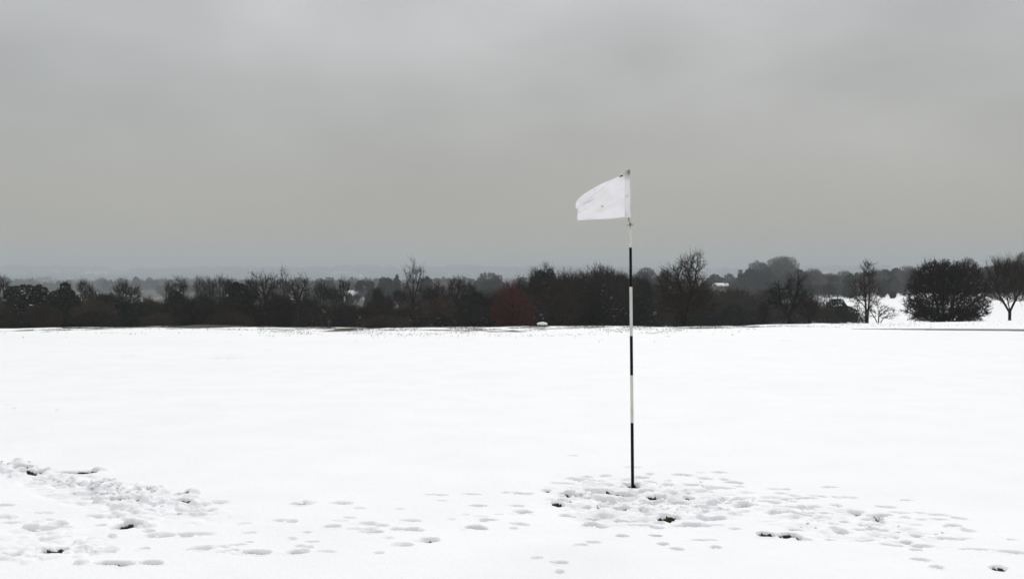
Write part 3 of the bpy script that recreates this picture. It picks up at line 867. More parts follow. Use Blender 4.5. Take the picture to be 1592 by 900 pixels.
# crumbs of snow kicked out of the tracks
ico = bpy.data.meshes.new('tmp_ico'); import bmesh
bm = bmesh.new(); bmesh.ops.create_icosphere(bm, subdivisions=2, radius=1); bm.to_mesh(ico); bm.free()
iv = np.array([v.co[:] for v in ico.vertices]); it = np.array([p.vertices[:] for p in ico.polygons]); bpy.data.meshes.remove(ico)
rng = np.random.default_rng(43); cv = []; ct = []; o_ = 0
for k in range(500):
    m_ = rng.random()
    if m_ < .62:
        t = rng.uniform(0, 5.99); i = int(t); f = t - i
        px = UPPER[i][0] * (1 - f) + UPPER[i + 1][0] * f + rng.normal() * 9; py = UPPER[i][1] * (1 - f) + UPPER[i + 1][1] * f + 2 + rng.normal() * 6.5
    elif m_ < .93: px = rng.normal(990, 60); py = 770 + rng.normal() * 11
    else: px = rng.normal(1290, 90); py = 778 + (px - 1150) * .2 + rng.normal() * 9
    x, y = ground_at(px, py)
    j = min(np.searchsorted(rs, math.hypot(x, y)), nr - 1); i = min(np.searchsorted(angs, math.atan2(x, y)), na - 1)
    if bare[max(j - 4, 0):j + 14, max(i - 6, 0):i + 7].max() > .3: continue
    rr = rng.uniform(.006, .019) if m_ < .62 else rng.uniform(.004, .009)
    v = iv * (1 + .22 * rng.normal(size=(len(iv), 1))) * rr * [rng.uniform(.8, 1.5), rng.uniform(.8, 1.3), rng.uniform(.6, 1)] + [x, y, GZ[j, i] + rr * .12]
    cv.append(v); ct.append(it + o_); o_ += len(iv)
m_cr, nt, b, out = new_mat('crumb_snow'); b.inputs['Base Color'].default_value = (.88, .885, .89, 1); b.inputs['Roughness'].default_value = .8
tag(link('snow_crumbs', mesh_from('snow_crumbs', np.vstack(cv), None, np.vstack(ct), True), None, [m_cr]), kind='stuff')

# ------------------------------------------------------------------ middle distance
print("middle distance")
def far_tree(label, bx, Y, lobes, mat, seed, n=2600, size=.3, name='distant_tree', group=None, twig=True, base=470, airy=.6, up=.3):
    """crown made of sprays in the given lobes, trunk and limbs inside"""
    rng = np.random.default_rng(seed)
    k = Y / F; X = (bx - CX) * k; z0 = zg(X, Y)
    L = [((cx - bx) * k, H - (cy - HY) * k - z0, rx * k, rz * k, (q_[0] if q_ else rx) * k) for (cx, cy, rx, rz, *q_) in lobes]
    P = sample_lobes(L, n, rng, airy); P = P[P[:, 2] > 0]
    if twig:
        c = np.array([0, 0, np.mean([l[1] for l in L]) * .5])
        d = norm(norm(P - c) * .8 + rng.normal(size=P.shape) * .5 + [[0, 0, up]])
        Ls = size * (1.5 + 2 * rng.random((len(P), 1)))
        crown = tubes(P - d * Ls * .5, P + d * Ls * .5, np.full(len(P), size * .20), np.full(len(P), size * .10), 3)
    else:
        crown = leaves(P, size * (.6 + .8 * rng.random(len(P))), rng, .3)
    A, B_, ra, rb = [], [], [], []
    topz = max(l[1] for l in L)
    st = np.array([0, 0, -.5]); md = np.array([0, 0, topz * .45])
    A.append(st); B_.append(md); ra.append(.35 * topz / 12); rb.append(.25 * topz / 12)
    for l in L:
        for _ in range(6):
            e = np.array([l[0], 0, l[1]]) + rng.normal(size=3) * [l[2] * .5, l[4] * .5, l[3] * .5]
            mm = (md + e) * .5 + rng.normal(size=3) * .4
            A += [md, mm]; B_ += [mm, e]; ra += [.16, .10]; rb += [.10, .04]
    tr = tubes(A, B_, np.array(ra), np.array(rb), 5)
    return plant(name, label, 'tree', (X, Y, z0), [('trunk', tr), ('crown', crown)], (M_FAR, mat), group)


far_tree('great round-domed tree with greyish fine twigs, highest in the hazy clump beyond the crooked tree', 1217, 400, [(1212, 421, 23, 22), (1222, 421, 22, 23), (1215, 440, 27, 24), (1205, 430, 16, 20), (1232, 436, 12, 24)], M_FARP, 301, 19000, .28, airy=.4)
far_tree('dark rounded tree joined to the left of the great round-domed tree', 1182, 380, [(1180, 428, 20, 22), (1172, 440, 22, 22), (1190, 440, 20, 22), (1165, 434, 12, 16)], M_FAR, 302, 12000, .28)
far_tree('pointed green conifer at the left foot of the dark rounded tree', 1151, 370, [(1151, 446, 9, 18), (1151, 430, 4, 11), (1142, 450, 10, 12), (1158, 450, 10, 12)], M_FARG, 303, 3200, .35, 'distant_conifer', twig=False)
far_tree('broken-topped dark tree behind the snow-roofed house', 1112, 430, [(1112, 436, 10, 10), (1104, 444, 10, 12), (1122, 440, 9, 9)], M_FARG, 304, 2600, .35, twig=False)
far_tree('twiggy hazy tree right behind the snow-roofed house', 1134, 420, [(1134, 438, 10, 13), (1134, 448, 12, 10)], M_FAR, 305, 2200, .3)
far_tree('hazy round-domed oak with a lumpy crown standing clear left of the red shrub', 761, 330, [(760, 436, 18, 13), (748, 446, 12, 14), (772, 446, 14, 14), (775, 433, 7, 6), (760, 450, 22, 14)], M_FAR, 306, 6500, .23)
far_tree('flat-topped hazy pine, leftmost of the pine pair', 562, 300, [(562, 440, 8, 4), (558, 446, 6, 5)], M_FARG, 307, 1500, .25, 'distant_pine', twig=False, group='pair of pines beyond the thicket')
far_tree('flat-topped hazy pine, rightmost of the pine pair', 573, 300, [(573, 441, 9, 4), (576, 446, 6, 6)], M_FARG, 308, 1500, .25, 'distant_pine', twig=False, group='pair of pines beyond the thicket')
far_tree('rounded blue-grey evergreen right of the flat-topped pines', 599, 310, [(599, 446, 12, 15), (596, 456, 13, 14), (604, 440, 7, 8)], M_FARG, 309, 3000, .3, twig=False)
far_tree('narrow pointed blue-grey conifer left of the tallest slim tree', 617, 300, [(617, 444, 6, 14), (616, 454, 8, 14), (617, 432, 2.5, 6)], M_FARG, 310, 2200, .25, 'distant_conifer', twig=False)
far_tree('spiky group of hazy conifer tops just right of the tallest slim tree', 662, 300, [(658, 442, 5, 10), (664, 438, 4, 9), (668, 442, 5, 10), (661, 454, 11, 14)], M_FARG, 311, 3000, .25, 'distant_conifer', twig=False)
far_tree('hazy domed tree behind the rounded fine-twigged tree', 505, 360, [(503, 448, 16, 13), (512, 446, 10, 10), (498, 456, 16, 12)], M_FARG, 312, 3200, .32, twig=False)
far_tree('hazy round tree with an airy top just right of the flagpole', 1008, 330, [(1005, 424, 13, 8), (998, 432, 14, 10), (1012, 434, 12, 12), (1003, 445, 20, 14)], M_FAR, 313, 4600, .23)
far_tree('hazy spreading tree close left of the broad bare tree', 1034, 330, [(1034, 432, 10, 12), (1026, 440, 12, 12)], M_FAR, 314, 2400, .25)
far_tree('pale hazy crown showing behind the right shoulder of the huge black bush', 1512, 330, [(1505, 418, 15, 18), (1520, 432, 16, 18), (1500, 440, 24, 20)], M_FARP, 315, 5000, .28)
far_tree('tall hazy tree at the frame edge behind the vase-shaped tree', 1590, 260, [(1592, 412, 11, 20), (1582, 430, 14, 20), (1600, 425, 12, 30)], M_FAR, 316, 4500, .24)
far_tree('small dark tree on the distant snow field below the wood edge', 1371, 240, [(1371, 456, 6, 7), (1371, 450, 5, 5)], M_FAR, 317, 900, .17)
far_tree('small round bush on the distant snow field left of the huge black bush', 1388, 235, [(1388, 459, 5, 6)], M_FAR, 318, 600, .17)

# belts of single trees beyond the field and behind the thicket
_r = random.Random(77)
fprot = []
for s in range(8):
    rng = np.random.default_rng(500 + s)
    hh = 9.0
    if s < 5:
        L = [(0, 6.0, 3.4, 2.9), (-1.3, 5.0, 2.4, 2.2), (1.4, 5.2, 2.4, 2.3), (rng.uniform(-1, 1), 7.3, 1.7, 1.4), (0, 3.2, 3.2, 2.6)]
        P = sample_lobes(L, 2600, rng, .5)
        dd = norm(norm(P - [0, 0, 3]) * .8 + rng.normal(size=P.shape) * .5 + [[0, 0, .4]])
        Ls = .45 * (1 + 2 * rng.random((len(P), 1)))
        cr = tubes(P - dd * Ls * .5, P + dd * Ls * .5, np.full(len(P), .040), np.full(len(P), .017), 3)
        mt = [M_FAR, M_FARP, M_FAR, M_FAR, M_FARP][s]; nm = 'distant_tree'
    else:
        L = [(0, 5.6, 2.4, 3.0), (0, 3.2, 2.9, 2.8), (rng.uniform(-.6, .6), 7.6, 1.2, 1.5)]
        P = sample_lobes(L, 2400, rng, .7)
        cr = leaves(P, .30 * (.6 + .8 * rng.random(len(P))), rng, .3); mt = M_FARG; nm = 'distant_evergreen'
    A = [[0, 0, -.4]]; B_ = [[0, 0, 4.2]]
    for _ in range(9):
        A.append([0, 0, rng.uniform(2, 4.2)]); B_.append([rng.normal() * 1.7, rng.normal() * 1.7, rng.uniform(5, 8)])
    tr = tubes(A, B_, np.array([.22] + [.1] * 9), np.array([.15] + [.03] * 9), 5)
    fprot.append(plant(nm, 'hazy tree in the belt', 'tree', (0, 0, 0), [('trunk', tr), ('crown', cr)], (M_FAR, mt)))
usedf = set()


def belt(x0, x1, Y0, Y1, tops, step, label, group):
    px = x0
    while px < x1:
        Y = _r.uniform(Y0, Y1); X = (px - CX) / F * Y; z = zg(X, Y)
        top = np.interp(px, tops[0], tops[1]) + _r.uniform(-4, 5)
        hgt = max(H - (top - HY) / F * Y - z, 2.5)
        sz = hgt / 8.7; sxy = min(sz, 1.3) * _r.uniform(.85, 1.2)
        i = _r.randrange(8)
        if i not in usedf:
            usedf.add(i); o = fprot[i]; o.location = (X, Y, z); o.scale = (sxy, sxy, sz); o.rotation_euler = (0, 0, _r.uniform(0, 6)); o['label'] = label; o['group'] = group
        else:
            copy_tree(fprot[i], (X, Y, z), (sxy, sxy, sz), _r.uniform(0, 6), label, group)
        px += step * _r.uniform(.7, 1.3)


belt(1228, 1640, 300, 360, ([1228, 1260, 1290, 1330, 1400, 1410, 1425, 1440, 1520, 1560, 1640], [424, 420, 424, 426, 420, 414, 418, 424, 422, 410, 400]), 7.5,
     'hazy blue-grey tree in the belt beyond the distant snow field', 'trees of the belt beyond the snow field')
belt(1235, 1640, 275, 300, ([1228, 1640], [440, 432]), 11, 'hazy blue-grey tree in the belt beyond the distant snow field', 'trees of the belt beyond the snow field')
belt(-40, 440, 1150, 1500, ([-40, 100, 200, 300, 440], [441, 438, 437, 436, 437]), 6,
     'faint blue hazy tree in the valley behind the left part of the thicket', 'hazy trees in the valley behind the thicket')
belt(-40, 300, 850, 1150, ([-40, 60, 140, 220, 300], [440, 441, 436, 434, 438]), 8,
     'pale blue hazy tree in the valley beyond the leftmost evergreens', 'pale trees beyond the leftmost evergreens')
belt(250, 560, 620, 820, ([250, 330, 420, 480, 560], [444, 440, 438, 436, 440]), 8,
     'blue-grey hazy tree in the valley beyond the dark ivy dome', 'blue-grey trees beyond the dark ivy dome')
belt(400, 560, 420, 560, ([400, 480, 560], [444, 444, 446]), 11,
     'faint blue hazy tree in the valley behind the left part of the thicket', 'hazy trees in the valley behind the thicket')
belt(430, 800, 190, 260, ([-40, 400, 560, 800], [460, 456, 458, 452]), 14,
     'dark hazy low tree close behind the thicket', 'low hazy trees close behind the thicket')
belt(1000, 1235, 200, 300, ([1000, 1100, 1235], [448, 450, 448]), 11,
     'dark hazy low tree close behind the broad bare tree', 'low hazy trees near the bungalow')
belt(560, 1160, 400, 520, ([560, 700, 820, 1000, 1100, 1160], [446, 444, 436, 436, 440, 434]), 12,
     'faint blue hazy tree in the valley behind the middle of the thicket', 'hazy trees in the valley behind the middle thicket')

# ------------------------------------------------------------------ far woods (uncountable)
print("far woods")
def woods(name, Y0, Y1, ncrown, x0, x1, hh, rr, seed, dens=70, fs=1.0):
    rng = np.random.default_rng(seed)
    cs = []; qs = []
    px = rng.uniform(x0, x1, ncrown); Y = rng.uniform(Y0, Y1, ncrown); X = (px - CX) / F * Y
    # gaps and clumps
    keep = fbm(X / (Y0 * .12), Y / (Y0 * .12), seed, 3) > -.22
    X, Y = X[keep], Y[keep]
    z = terrain(X, Y); n = len(X)
    h = hh * (.65 + .6 * rng.random(n)) * (1 + .5 * fbm(X / (Y0 * .05), Y / 300, seed + 3, 2)); r = rr * (.7 + .7 * rng.random(n))
    d = norm(rng.normal(size=(n, dens, 3)))
    P = np.stack([X, Y, z + h * .52], 1)[:, None] + d * np.stack([r, r, h * .5], 1)[:, None] * (.75 + .35 * rng.random((n, dens, 1)))
    c = leaves(P.reshape(-1, 3), np.repeat(r * .42 * fs, dens), rng, .2, .8)
    o = link(name, mesh_from(name, *c), None, [M_WOOD]); tag(o, kind='stuff')


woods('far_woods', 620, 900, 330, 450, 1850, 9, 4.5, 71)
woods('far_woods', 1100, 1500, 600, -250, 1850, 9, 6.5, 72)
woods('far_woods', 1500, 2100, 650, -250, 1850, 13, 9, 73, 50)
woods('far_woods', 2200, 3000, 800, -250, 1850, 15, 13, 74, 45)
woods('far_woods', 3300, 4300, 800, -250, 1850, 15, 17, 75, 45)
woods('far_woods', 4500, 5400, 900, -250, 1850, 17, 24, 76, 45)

# ------------------------------------------------------------------ houses
def simple(name, a, rough=.8, spec=.2):
    m, nt, b, out = new_mat(name)
    c = mixc(nt, ramp(nt, noise(nt, 2.5, 4), .3, .7), tuple(x * .85 for x in a), a)
    nt.links.new(c, b.inputs['Base Color']); b.inputs['Roughness'].default_value = rough
    b.inputs['Specular IOR Level'].default_value = spec
    return m


M_WALLW = simple('white_render', (.72, .71, .68)); M_BRICK = simple('brown_brick', (.17, .12, .10)); M_RSNOW = simple('roof_snow', (.84, .85, .87))
M_TILE = simple('brown_tiles', (.11, .08, .07)); M_GLASS = simple('window_glass', (.03, .035, .04), .1, .6)


def box(x0, x1, y0, y1, z0, z1):
    c = np.array([(x, y, z) for x in (x0, x1) for y in (y0, y1) for z in (z0, z1)], float)
    q_ = np.array([(0, 1, 3, 2), (4, 6, 7, 5), (0, 4, 5, 1), (2, 3, 7, 6), (0, 2, 6, 4), (1, 5, 7, 3)])
    return c, q_


def house(label, px, ytop, Y, w, dpt, wall_h, roof_h, wm, rm, rz=0, group=None, dz=0):
    X = (px - CX) / F * Y; z = H - (ytop - HY) / F * Y - wall_h - roof_h
    z0 = zg(X, Y)
    if z < z0: z = z0
    root = empty('house', (X, Y, z)); root.rotation_euler = (0, 0, rz)
    tag(root, label, 'house', group)
    base = min(0, z0 - z) - .5
    c, q_ = box(-w / 2, w / 2, -dpt / 2, dpt / 2, base, wall_h)
    # gables
    g = np.array([(-w / 2, -dpt / 2, wall_h), (-w / 2, dpt / 2, wall_h), (-w / 2, 0, wall_h + roof_h * .97), (w / 2, -dpt / 2, wall_h), (w / 2, dpt / 2, wall_h), (w / 2, 0, wall_h + roof_h * .97)])
    me = mesh_from('wall', np.vstack([c, g]), q_, np.array([(8, 9, 10), (11, 13, 12)]))
    link('wall', me, root, [wm])
    e = .4; t = .18; parts = []
    for s in (-1, 1):
        P = np.array([(-w / 2 - e, 0, wall_h + roof_h), (w / 2 + e, 0, wall_h + roof_h), (w / 2 + e, s * (dpt / 2 + e), wall_h - e * roof_h / (dpt / 2)), (-w / 2 - e, s * (dpt / 2 + e), wall_h - e * roof_h / (dpt / 2))])
        P2 = P + [0, 0, t]
        parts.append((np.vstack([P, P2]), np.array([(0, 1, 2, 3), (4, 5, 6, 7), (0, 1, 5, 4), (1, 2, 6, 5), (2, 3, 7, 6), (3, 0, 4, 7)])))
    link('roof', mesh_from('roof', *join(parts)), root, [rm])
    link('chimney', mesh_from('chimney', *box(w * .28, w * .28 + .8, -.4, .4, wall_h + roof_h * .6, wall_h + roof_h + 1.0)), root, [M_BRICK])
    for i in range(max(2, int(w / 2.6))):
        xx = -w / 2 + (i + .5) * w / max(2, int(w / 2.6))
        for zz in ([.9] if wall_h < 3.5 else [.9, 3.4]):
            link('window', mesh_from('window', *box(xx - .5, xx + .5, -dpt / 2 - .04, -dpt / 2 + .1, zz, zz + 1.1)), root, [M_GLASS])
    return root


house('low bungalow with a snow-covered roof among hazy trees right of the broad bare tree', 1121, 440.8, 380, 4.4, 6, 1.7, .9, M_BRICK, M_RSNOW, .15)
house('small white snow-roofed house left of the flat-topped pines', 547, 455.5, 300, 2.9, 3.4, 1.7, 1.2, M_WALLW, M_RSNOW, .3)
house('brown-roofed house showing between the twigs left of the vase-shaped tree', 693, 443, 290, 5.5, 6, 3.5, 2.0, M_BRICK, M_TILE, .1)
_r = random.Random(88)
faint = [(78, 434, 2300), (210, 437, 2000), (590, 435, 1900), (725, 435, 1900)]
for (px, yt, Y) in faint:
    house('faint snow-roofed house in the haze of the valley', px, yt, Y, _r.uniform(9, 15), 8, 4.8, 3, M_BRICK if _r.random() < .5 else M_WALLW, M_RSNOW, _r.uniform(-.4, .4), 'faint houses in the hazy valley')

# ------------------------------------------------------------------ snow capped marker on the brow
mx, my = ground_at(843, 511.5)
my = 50.0; mx = (843 - CX) / F * my
mz = zg(mx, my) + float(snow_height(np.array([mx]), np.array([my]))[0][0])
root = empty('tee_marker', (mx, my, mz - .05)); tag(root, 'low marker block under a thick rounded cushion of snow on the brow', 'marker')
k = my / F
for s in (-1, 1):
    c, q_ = box(s * .13 - .04, s * .13 + .04, -.07, .07, -.15, .12)
    link('leg', mesh_from('leg', c, q_), root, [M_BARK])
import bmesh
bm = bmesh.new(); bmesh.ops.create_cube(bm, size=1)
bmesh.ops.scale(bm, vec=(.5, .3, .05), verts=bm.verts); bmesh.ops.translate(bm, vec=(0, 0, .12), verts=bm.verts)
bmesh.ops.bevel(bm, geom=bm.edges[:], offset=.012, segments=2, affect='EDGES')
me = bpy.data.meshes.new('board'); bm.to_mesh(me); bm.free(); link('board', me, root, [M_TILE])
bm = bmesh.new(); bmesh.ops.create_icosphere(bm, subdivisions=4, radius=1)
for v in bm.verts:
    x, y, z = v.co
    sx = math.copysign(abs(x) ** .75, x); sz = math.copysign(abs(z) ** .75, z)
    nn = .03 * math.sin(x * 5 + 1) * math.cos(y * 4)
    v.co = (sx * .275, y * .19, .20 + (sz if z > 0 else sz * .45) * .105 + nn * .3)
me = bpy.data.meshes.new('snow_cap'); bm.to_mesh(me); bm.free()
for p in me.polygons: p.use_smooth = True
link('snow_cap', me, root, [simple('cap_snow', (.86, .87, .88))])

# ------------------------------------------------------------------ the flagstick
bx, by_ = ground_at(983.5, 751)
kk = by_ / F          # metres per photo pixel at the pin
bz = zg(bx, by_) - .04
flag_root = empty('golf_flag', (bx, by_, bz))
tag(flag_root, 'black and white banded golf flagstick with a white flag in trampled snow', 'flag')


def fx(px): return (px - 983.5) * kk
def fz(py): return H - (py - HY) * kk - bz


m, nt, b, out = new_mat('pole_white_paint')
c = mixc(nt, ramp(nt, noise(nt, 14, 4, stretch=(1, 1, .3)), .5, .75), (.62, .62, .57), (.40, .39, .34))
nt.links.new(c, b.inputs['Base Color']); b.inputs['Roughness'].default_value = .5; b.inputs['Specular IOR Level'].default_value = .3
M_PW = m
m, nt, b, out = new_mat('pole_black_paint')
c = mixc(nt, ramp(nt, noise(nt, 20, 4), .5, .8), (.006, .006, .006), (.022, .021, .02))
nt.links.new(c, b.inputs['Base Color']); b.inputs['Roughness'].default_value = .45; b.inputs['Specular IOR Level'].default_value = .08
M_PB = m


def ax(py): return fx(979.2 + (py - 265) / (751 - 265) * 4.3)   # the stick leans a touch


bands = [(752.5 + 8, 657, 1, .0112), (657, 583, 0, .0110), (583, 522, 1, .0108), (522, 446, 0, .0105), (446, 385, 1, .0098), (385, 352, 0, .0078), (352, 267, 0, .0072)]
co_, qs_, mi = [], [], []
o_ = 0
for (ya, yb, mt_, rr) in bands:
    ys = [ya, yb]
    prof = [(ya, rr * .985), (ya - .6, rr), (yb + .6, rr), (yb, rr * .985)]
    for (y_, r_) in prof:
        for s in range(16):
            a = s * math.pi / 8
            co_.append((ax(y_) + r_ * math.cos(a), r_ * math.sin(a), fz(y_)))
    for j in range(3):
        for s in range(16):
            t = (s + 1) % 16
            qs_.append((o_ + j * 16 + s, o_ + j * 16 + t, o_ + (j + 1) * 16 + t, o_ + (j + 1) * 16 + s)); mi.append(mt_)
    o_ += 64
me = mesh_from('pole', np.array(co_), np.array(qs_), None, True)
po = link('pole', me, flag_root); me.materials.append(M_PW); me.materials.append(M_PB)
me.polygons.foreach_set('material_index', np.array(mi, np.int32))


def cloth_mat(name, sleeve=False):
    m, nt, b, out = new_mat(name)
    tc = N(nt, 'ShaderNodeTexCoord'); sep = N(nt, 'ShaderNodeSeparateXYZ'); nt.links.new(tc.outputs['Object'], sep.inputs[0])
    c = mixc(nt, ramp(nt, noise(nt, 7, 4), .35, .7), (.95, .945, .96), (.90, .895, .91))

    def spot(cx, cz, rx, rz, col, c, amt=1.0, sh=.5):
        cmb = N(nt, 'ShaderNodeVectorMath', operation='SUBTRACT'); nt.links.new(tc.outputs['Object'], cmb.inputs[0]); cmb.inputs[1].default_value = (cx, 0, cz)
        sc = N(nt, 'ShaderNodeVectorMath', operation='MULTIPLY'); nt.links.new(cmb.outputs[0], sc.inputs[0]); sc.inputs[1].default_value = (1 / rx, 0, 1 / rz)
        ln = N(nt, 'ShaderNodeVectorMath', operation='LENGTH'); nt.links.new(sc.outputs[0], ln.inputs[0])
        nn = N(nt, 'ShaderNodeMath', operation='MULTIPLY_ADD'); nt.links.new(noise(nt, 45, 3), nn.inputs[0]); nn.inputs[1].default_value = 1.1; nn.inputs[2].default_value = -.55
        ad = N(nt, 'ShaderNodeMath', operation='ADD'); nt.links.new(ln.outputs['Value'], ad.inputs[0]); nt.links.new(nn.outputs[0], ad.inputs[1])
        mr = N(nt, 'ShaderNodeMapRange'); mr.inputs[1].default_value = sh; mr.inputs[2].default_value = 1.1; mr.inputs[3].default_value = amt; mr.inputs[4].default_value = 0
        nt.links.new(ad.outputs[0], mr.inputs[0])
        return mixc(nt, mr.outputs[0], c, col)
    if sleeve:
        c = spot(fx(977.5), fz(268), .022, .028, (.04, .035, .035), c, .95, .1)
        c = spot(fx(976), fz(270), .04, .05, (.5, .42, .40), c, .55, .2)
        c = spot(fx(975), fz(305), .006, .012, (.55, .47, .30), c, .6)
        c = spot(fx(974), fz(334), .012, .02, (.6, .55, .5), c, .4)
    else:
        c = spot(fx(936.5), fz(320.5), .010, .010, (.62, .48, .27), c, .75)
        c = spot(fx(933), fz(326), .05, .035, (.82, .76, .66), c, .28, .1)
        c = spot(fx(940), fz(300), .05, .05, (.78, .74, .66), c, .2, .1)
        c = spot(fx(970), fz(272), .03, .02, (.5, .5, .5), c, .35, .1)
        c = spot(fx(895.5), fz(342), .008, .008, (.2, .18, .17), c, .8)
    nt.links.new(c, b.inputs['Base Color']); b.inputs['Roughness'].default_value = .85
    b.inputs['Specular IOR Level'].default_value = .15
    tr = N(nt, 'ShaderNodeBsdfTranslucent'); nt.links.new(c, tr.inputs['Color'])
    mx_ = N(nt, 'ShaderNodeMixShader'); mx_.inputs[0].default_value = .5
    nt.links.new(b.outputs[0], mx_.inputs[1]); nt.links.new(tr.outputs[0], mx_.inputs[2]); nt.links.new(mx_.outputs[0], out.inputs['Surface'])
    bp = N(nt, 'ShaderNodeBump'); bp.inputs['Strength'].default_value = .15; bp.inputs['Distance'].default_value = .002
    nt.links.new(noise(nt, 300, 2), bp.inputs['Height']); nt.links.new(bp.outputs[0], b.inputs['Normal'])
    return m


# sleeve round the stick
SY = np.linspace(264.5, 338, 26)
co_ = []
for j, y_ in enumerate(SY):
    half = 4.2 * kk if y_ > 267 else 3.9 * kk
    cx_ = fx(975.7 + (y_ - 265) * .017)
    slant = (1.4 * kk)
    for s in range(20):
        a = s * math.pi / 10
        wx = half * (1 + .05 * math.sin(j * .8)) * math.cos(a)
        wy = .0125 * math.sin(a) * (1 + .1 * math.sin(j * .5 + 1))
        co_.append((cx_ + wx, wy, fz(y_) + (slant * math.cos(a) if j == 0 else 0)))
ii = np.arange(26 * 20).reshape(26, 20); nx_ = np.roll(ii, -1, 1)
qq = np.stack([ii[:-1], nx_[:-1], nx_[1:], ii[1:]], -1).reshape(-1, 4)
co_.append((fx(975.7), 0, fz(264.2)))
tri_ = np.array([(s, (s + 1) % 20, len(co_) - 1) for s in range(20)])
M_SLV = cloth_mat('flag_sleeve_cloth', True); M_FLG = cloth_mat('flag_cloth')
link('sleeve', mesh_from('sleeve', np.array(co_), qq, tri_, True), flag_root, [M_SLV])

# cloth: outline rows in pixels, top and bottom edges from hoist to fly
U = np.linspace(0, 1, 70); Vv = np.linspace(0, 1, 46)
topx = [972, 962, 950, 935, 920, 908, 900, 896]; topy = [270.5, 274, 279.5, 285.5, 294, 301.5, 308, 314]
botx = [972.5, 960, 948, 935, 920, 910, 902, 896.8]; boty = [337.6, 339, 340.3, 341.0, 341.5, 342.0, 342.6, 343.3]
tt = np.linspace(0, 1, 8)
cg = np.zeros((46, 70, 3))
for i, u in enumerate(U):
    tx, ty = np.interp(u, tt, topx), np.interp(u, tt, topy)
    bx2, by2 = np.interp(u, tt, botx), np.interp(u, tt, boty)
    for j, v in enumerate(Vv):
        x_ = tx + (bx2 - tx) * v; y_ = ty + (by2 - ty) * v
        if u > .9: x_ += 1.6 * math.sin(v * 3.1 + .4) * (u - .9) / .1 * (-1 if v < .35 else .9)
        w = .030 * math.sin(u * 4.2 + v * 1.5) * u
        w += .014 * math.sin(u * 9 - v * 6 + 1) * u * (1 - .3 * v)
        # diagonal tension folds from the top hoist corner to the fly
        s1 = (u * .95 - v * 1.25); w += .009 * math.exp(-((s1 - .28) / .055) ** 2) * min(1, u * 3)
        s2 = (v - .52 - .16 * (u - .4)); w += .010 * math.exp(-(s2 / .045) ** 2) * sstep(.45, .75, u) * (1 - sstep(.85, 1, u))
        s3 = (v - .36 - .03 * u); w -= .020 * math.exp(-(s3 / .03) ** 2) * math.exp(-((u - .66) / .13) ** 2)
        s4 = v - (.55 + .42 * (u - .1)); w += .005 * math.exp(-(s4 / .05) ** 2) * (1 - u)
        w += .009 * float(fbm(np.array(u * 6), np.array(v * 5), 91, 2))
        cg[j, i] = (fx(x_), .004 + float(w), fz(y_))
ii = np.arange(46 * 70).reshape(46, 70)
qq = np.stack([ii[:-1, :-1], ii[:-1, 1:], ii[1:, 1:], ii[1:, :-1]], -1).reshape(-1, 4)
me = mesh_from('cloth', cg.reshape(-1, 3), qq, None, True)
cl = link('cloth', me, flag_root, [M_FLG])
sol = cl.modifiers.new('thick', 'SOLIDIFY'); sol.thickness = .0012
# hem along the lower and fly edges
M_THR = simple('grey_thread', (.12, .11, .11))
A = []; B_ = []
hem = [cg[-1, i] for i in range(70)]
cc = tubes(hem[:-1], hem[1:], np.full(69, .0016), np.full(69, .0016), 5)
link('hem', mesh_from('hem', *cc), cl, [M_FLG])
# dark tag below the top corner
tg = np.array([(fx(962.5), -.012, fz(274.6)), (fx(968), -.012, fz(272.3)), (fx(968), -.012, fz(274.1)), (fx(962.5), -.012, fz(275.6))])
tg = np.vstack([tg, tg + [0, .02, 0]])
link('label_tag', mesh_from('label_tag', tg, np.array([(0, 1, 2, 3), (7, 6, 5, 4), (0, 4, 5, 1), (1, 5, 6, 2), (2, 6, 7, 3), (3, 7, 4, 0)])), cl, [M_PB])
# tie knot and cord ends
A = []; B_ = []
def cord(pts):
    for a, b2 in zip(pts[:-1], pts[1:]):
        A.append((fx(a[0]), -.012 + a[2] if len(a) > 2 else -.012, fz(a[1]))); B_.append((fx(b2[0]), -.012 + b2[2] if len(b2) > 2 else -.012, fz(b2[1])))
cord([(976.8, 337), (977, 341), (978, 345), (978.6, 349)])
cord([(978.6, 349), (975.2, 350.5), (974.6, 352)]); cord([(978.8, 349), (982.5, 348.6), (984, 351.5)]); cord([(979, 349), (978, 353.5)]); cord([(979, 349.5), (980.8, 353)])
cord([(976.9, 338), (976.2, 340.5), (977, 344)]); cord([(980, 346.5), (981, 350)])
for i in range(12):
    a0 = i * math.pi / 6; a1 = (i + 1) * math.pi / 6
    for zz in (348.6, 349.6):
        A.append((ax(349) + .0095 * math.cos(a0), .0095 * math.sin(a0), fz(zz))); B_.append((ax(349) + .0095 * math.cos(a1), .0095 * math.sin(a1), fz(zz)))
cc = tubes(A, B_, np.full(len(A), .0021), np.full(len(A), .0017), 5)
link('tie_cord', mesh_from('tie_cord', *cc), flag_root, [simple('dirty_cord', (.20, .17, .12))])
# hole liner at the foot of the stick
c = []; q_ = []
for (r_, z_) in ((.054, .045), (.054, -.02), (.048, -.02), (.048, .045)):
    for s in range(32): c.append((ax(751) + r_ * math.cos(s * math.pi / 16), r_ * math.sin(s * math.pi / 16), z_ + .002))
for j in range(4):
    for s in range(32):
        t = (s + 1) % 32; jj = (j + 1) % 4
        q_.append((j * 32 + s, j * 32 + t, jj * 32 + t, jj * 32 + s))
hc = link('hole_cup', mesh_from('hole_cup', np.array(c) - [0, 0, .03], np.array(q_), None, True), None, [M_PB])
hc.location = (bx, by_, bz - .012)
tag(hc, 'dark rim of the golf hole sunk in the snow at the foot of the flagstick', 'golf hole')

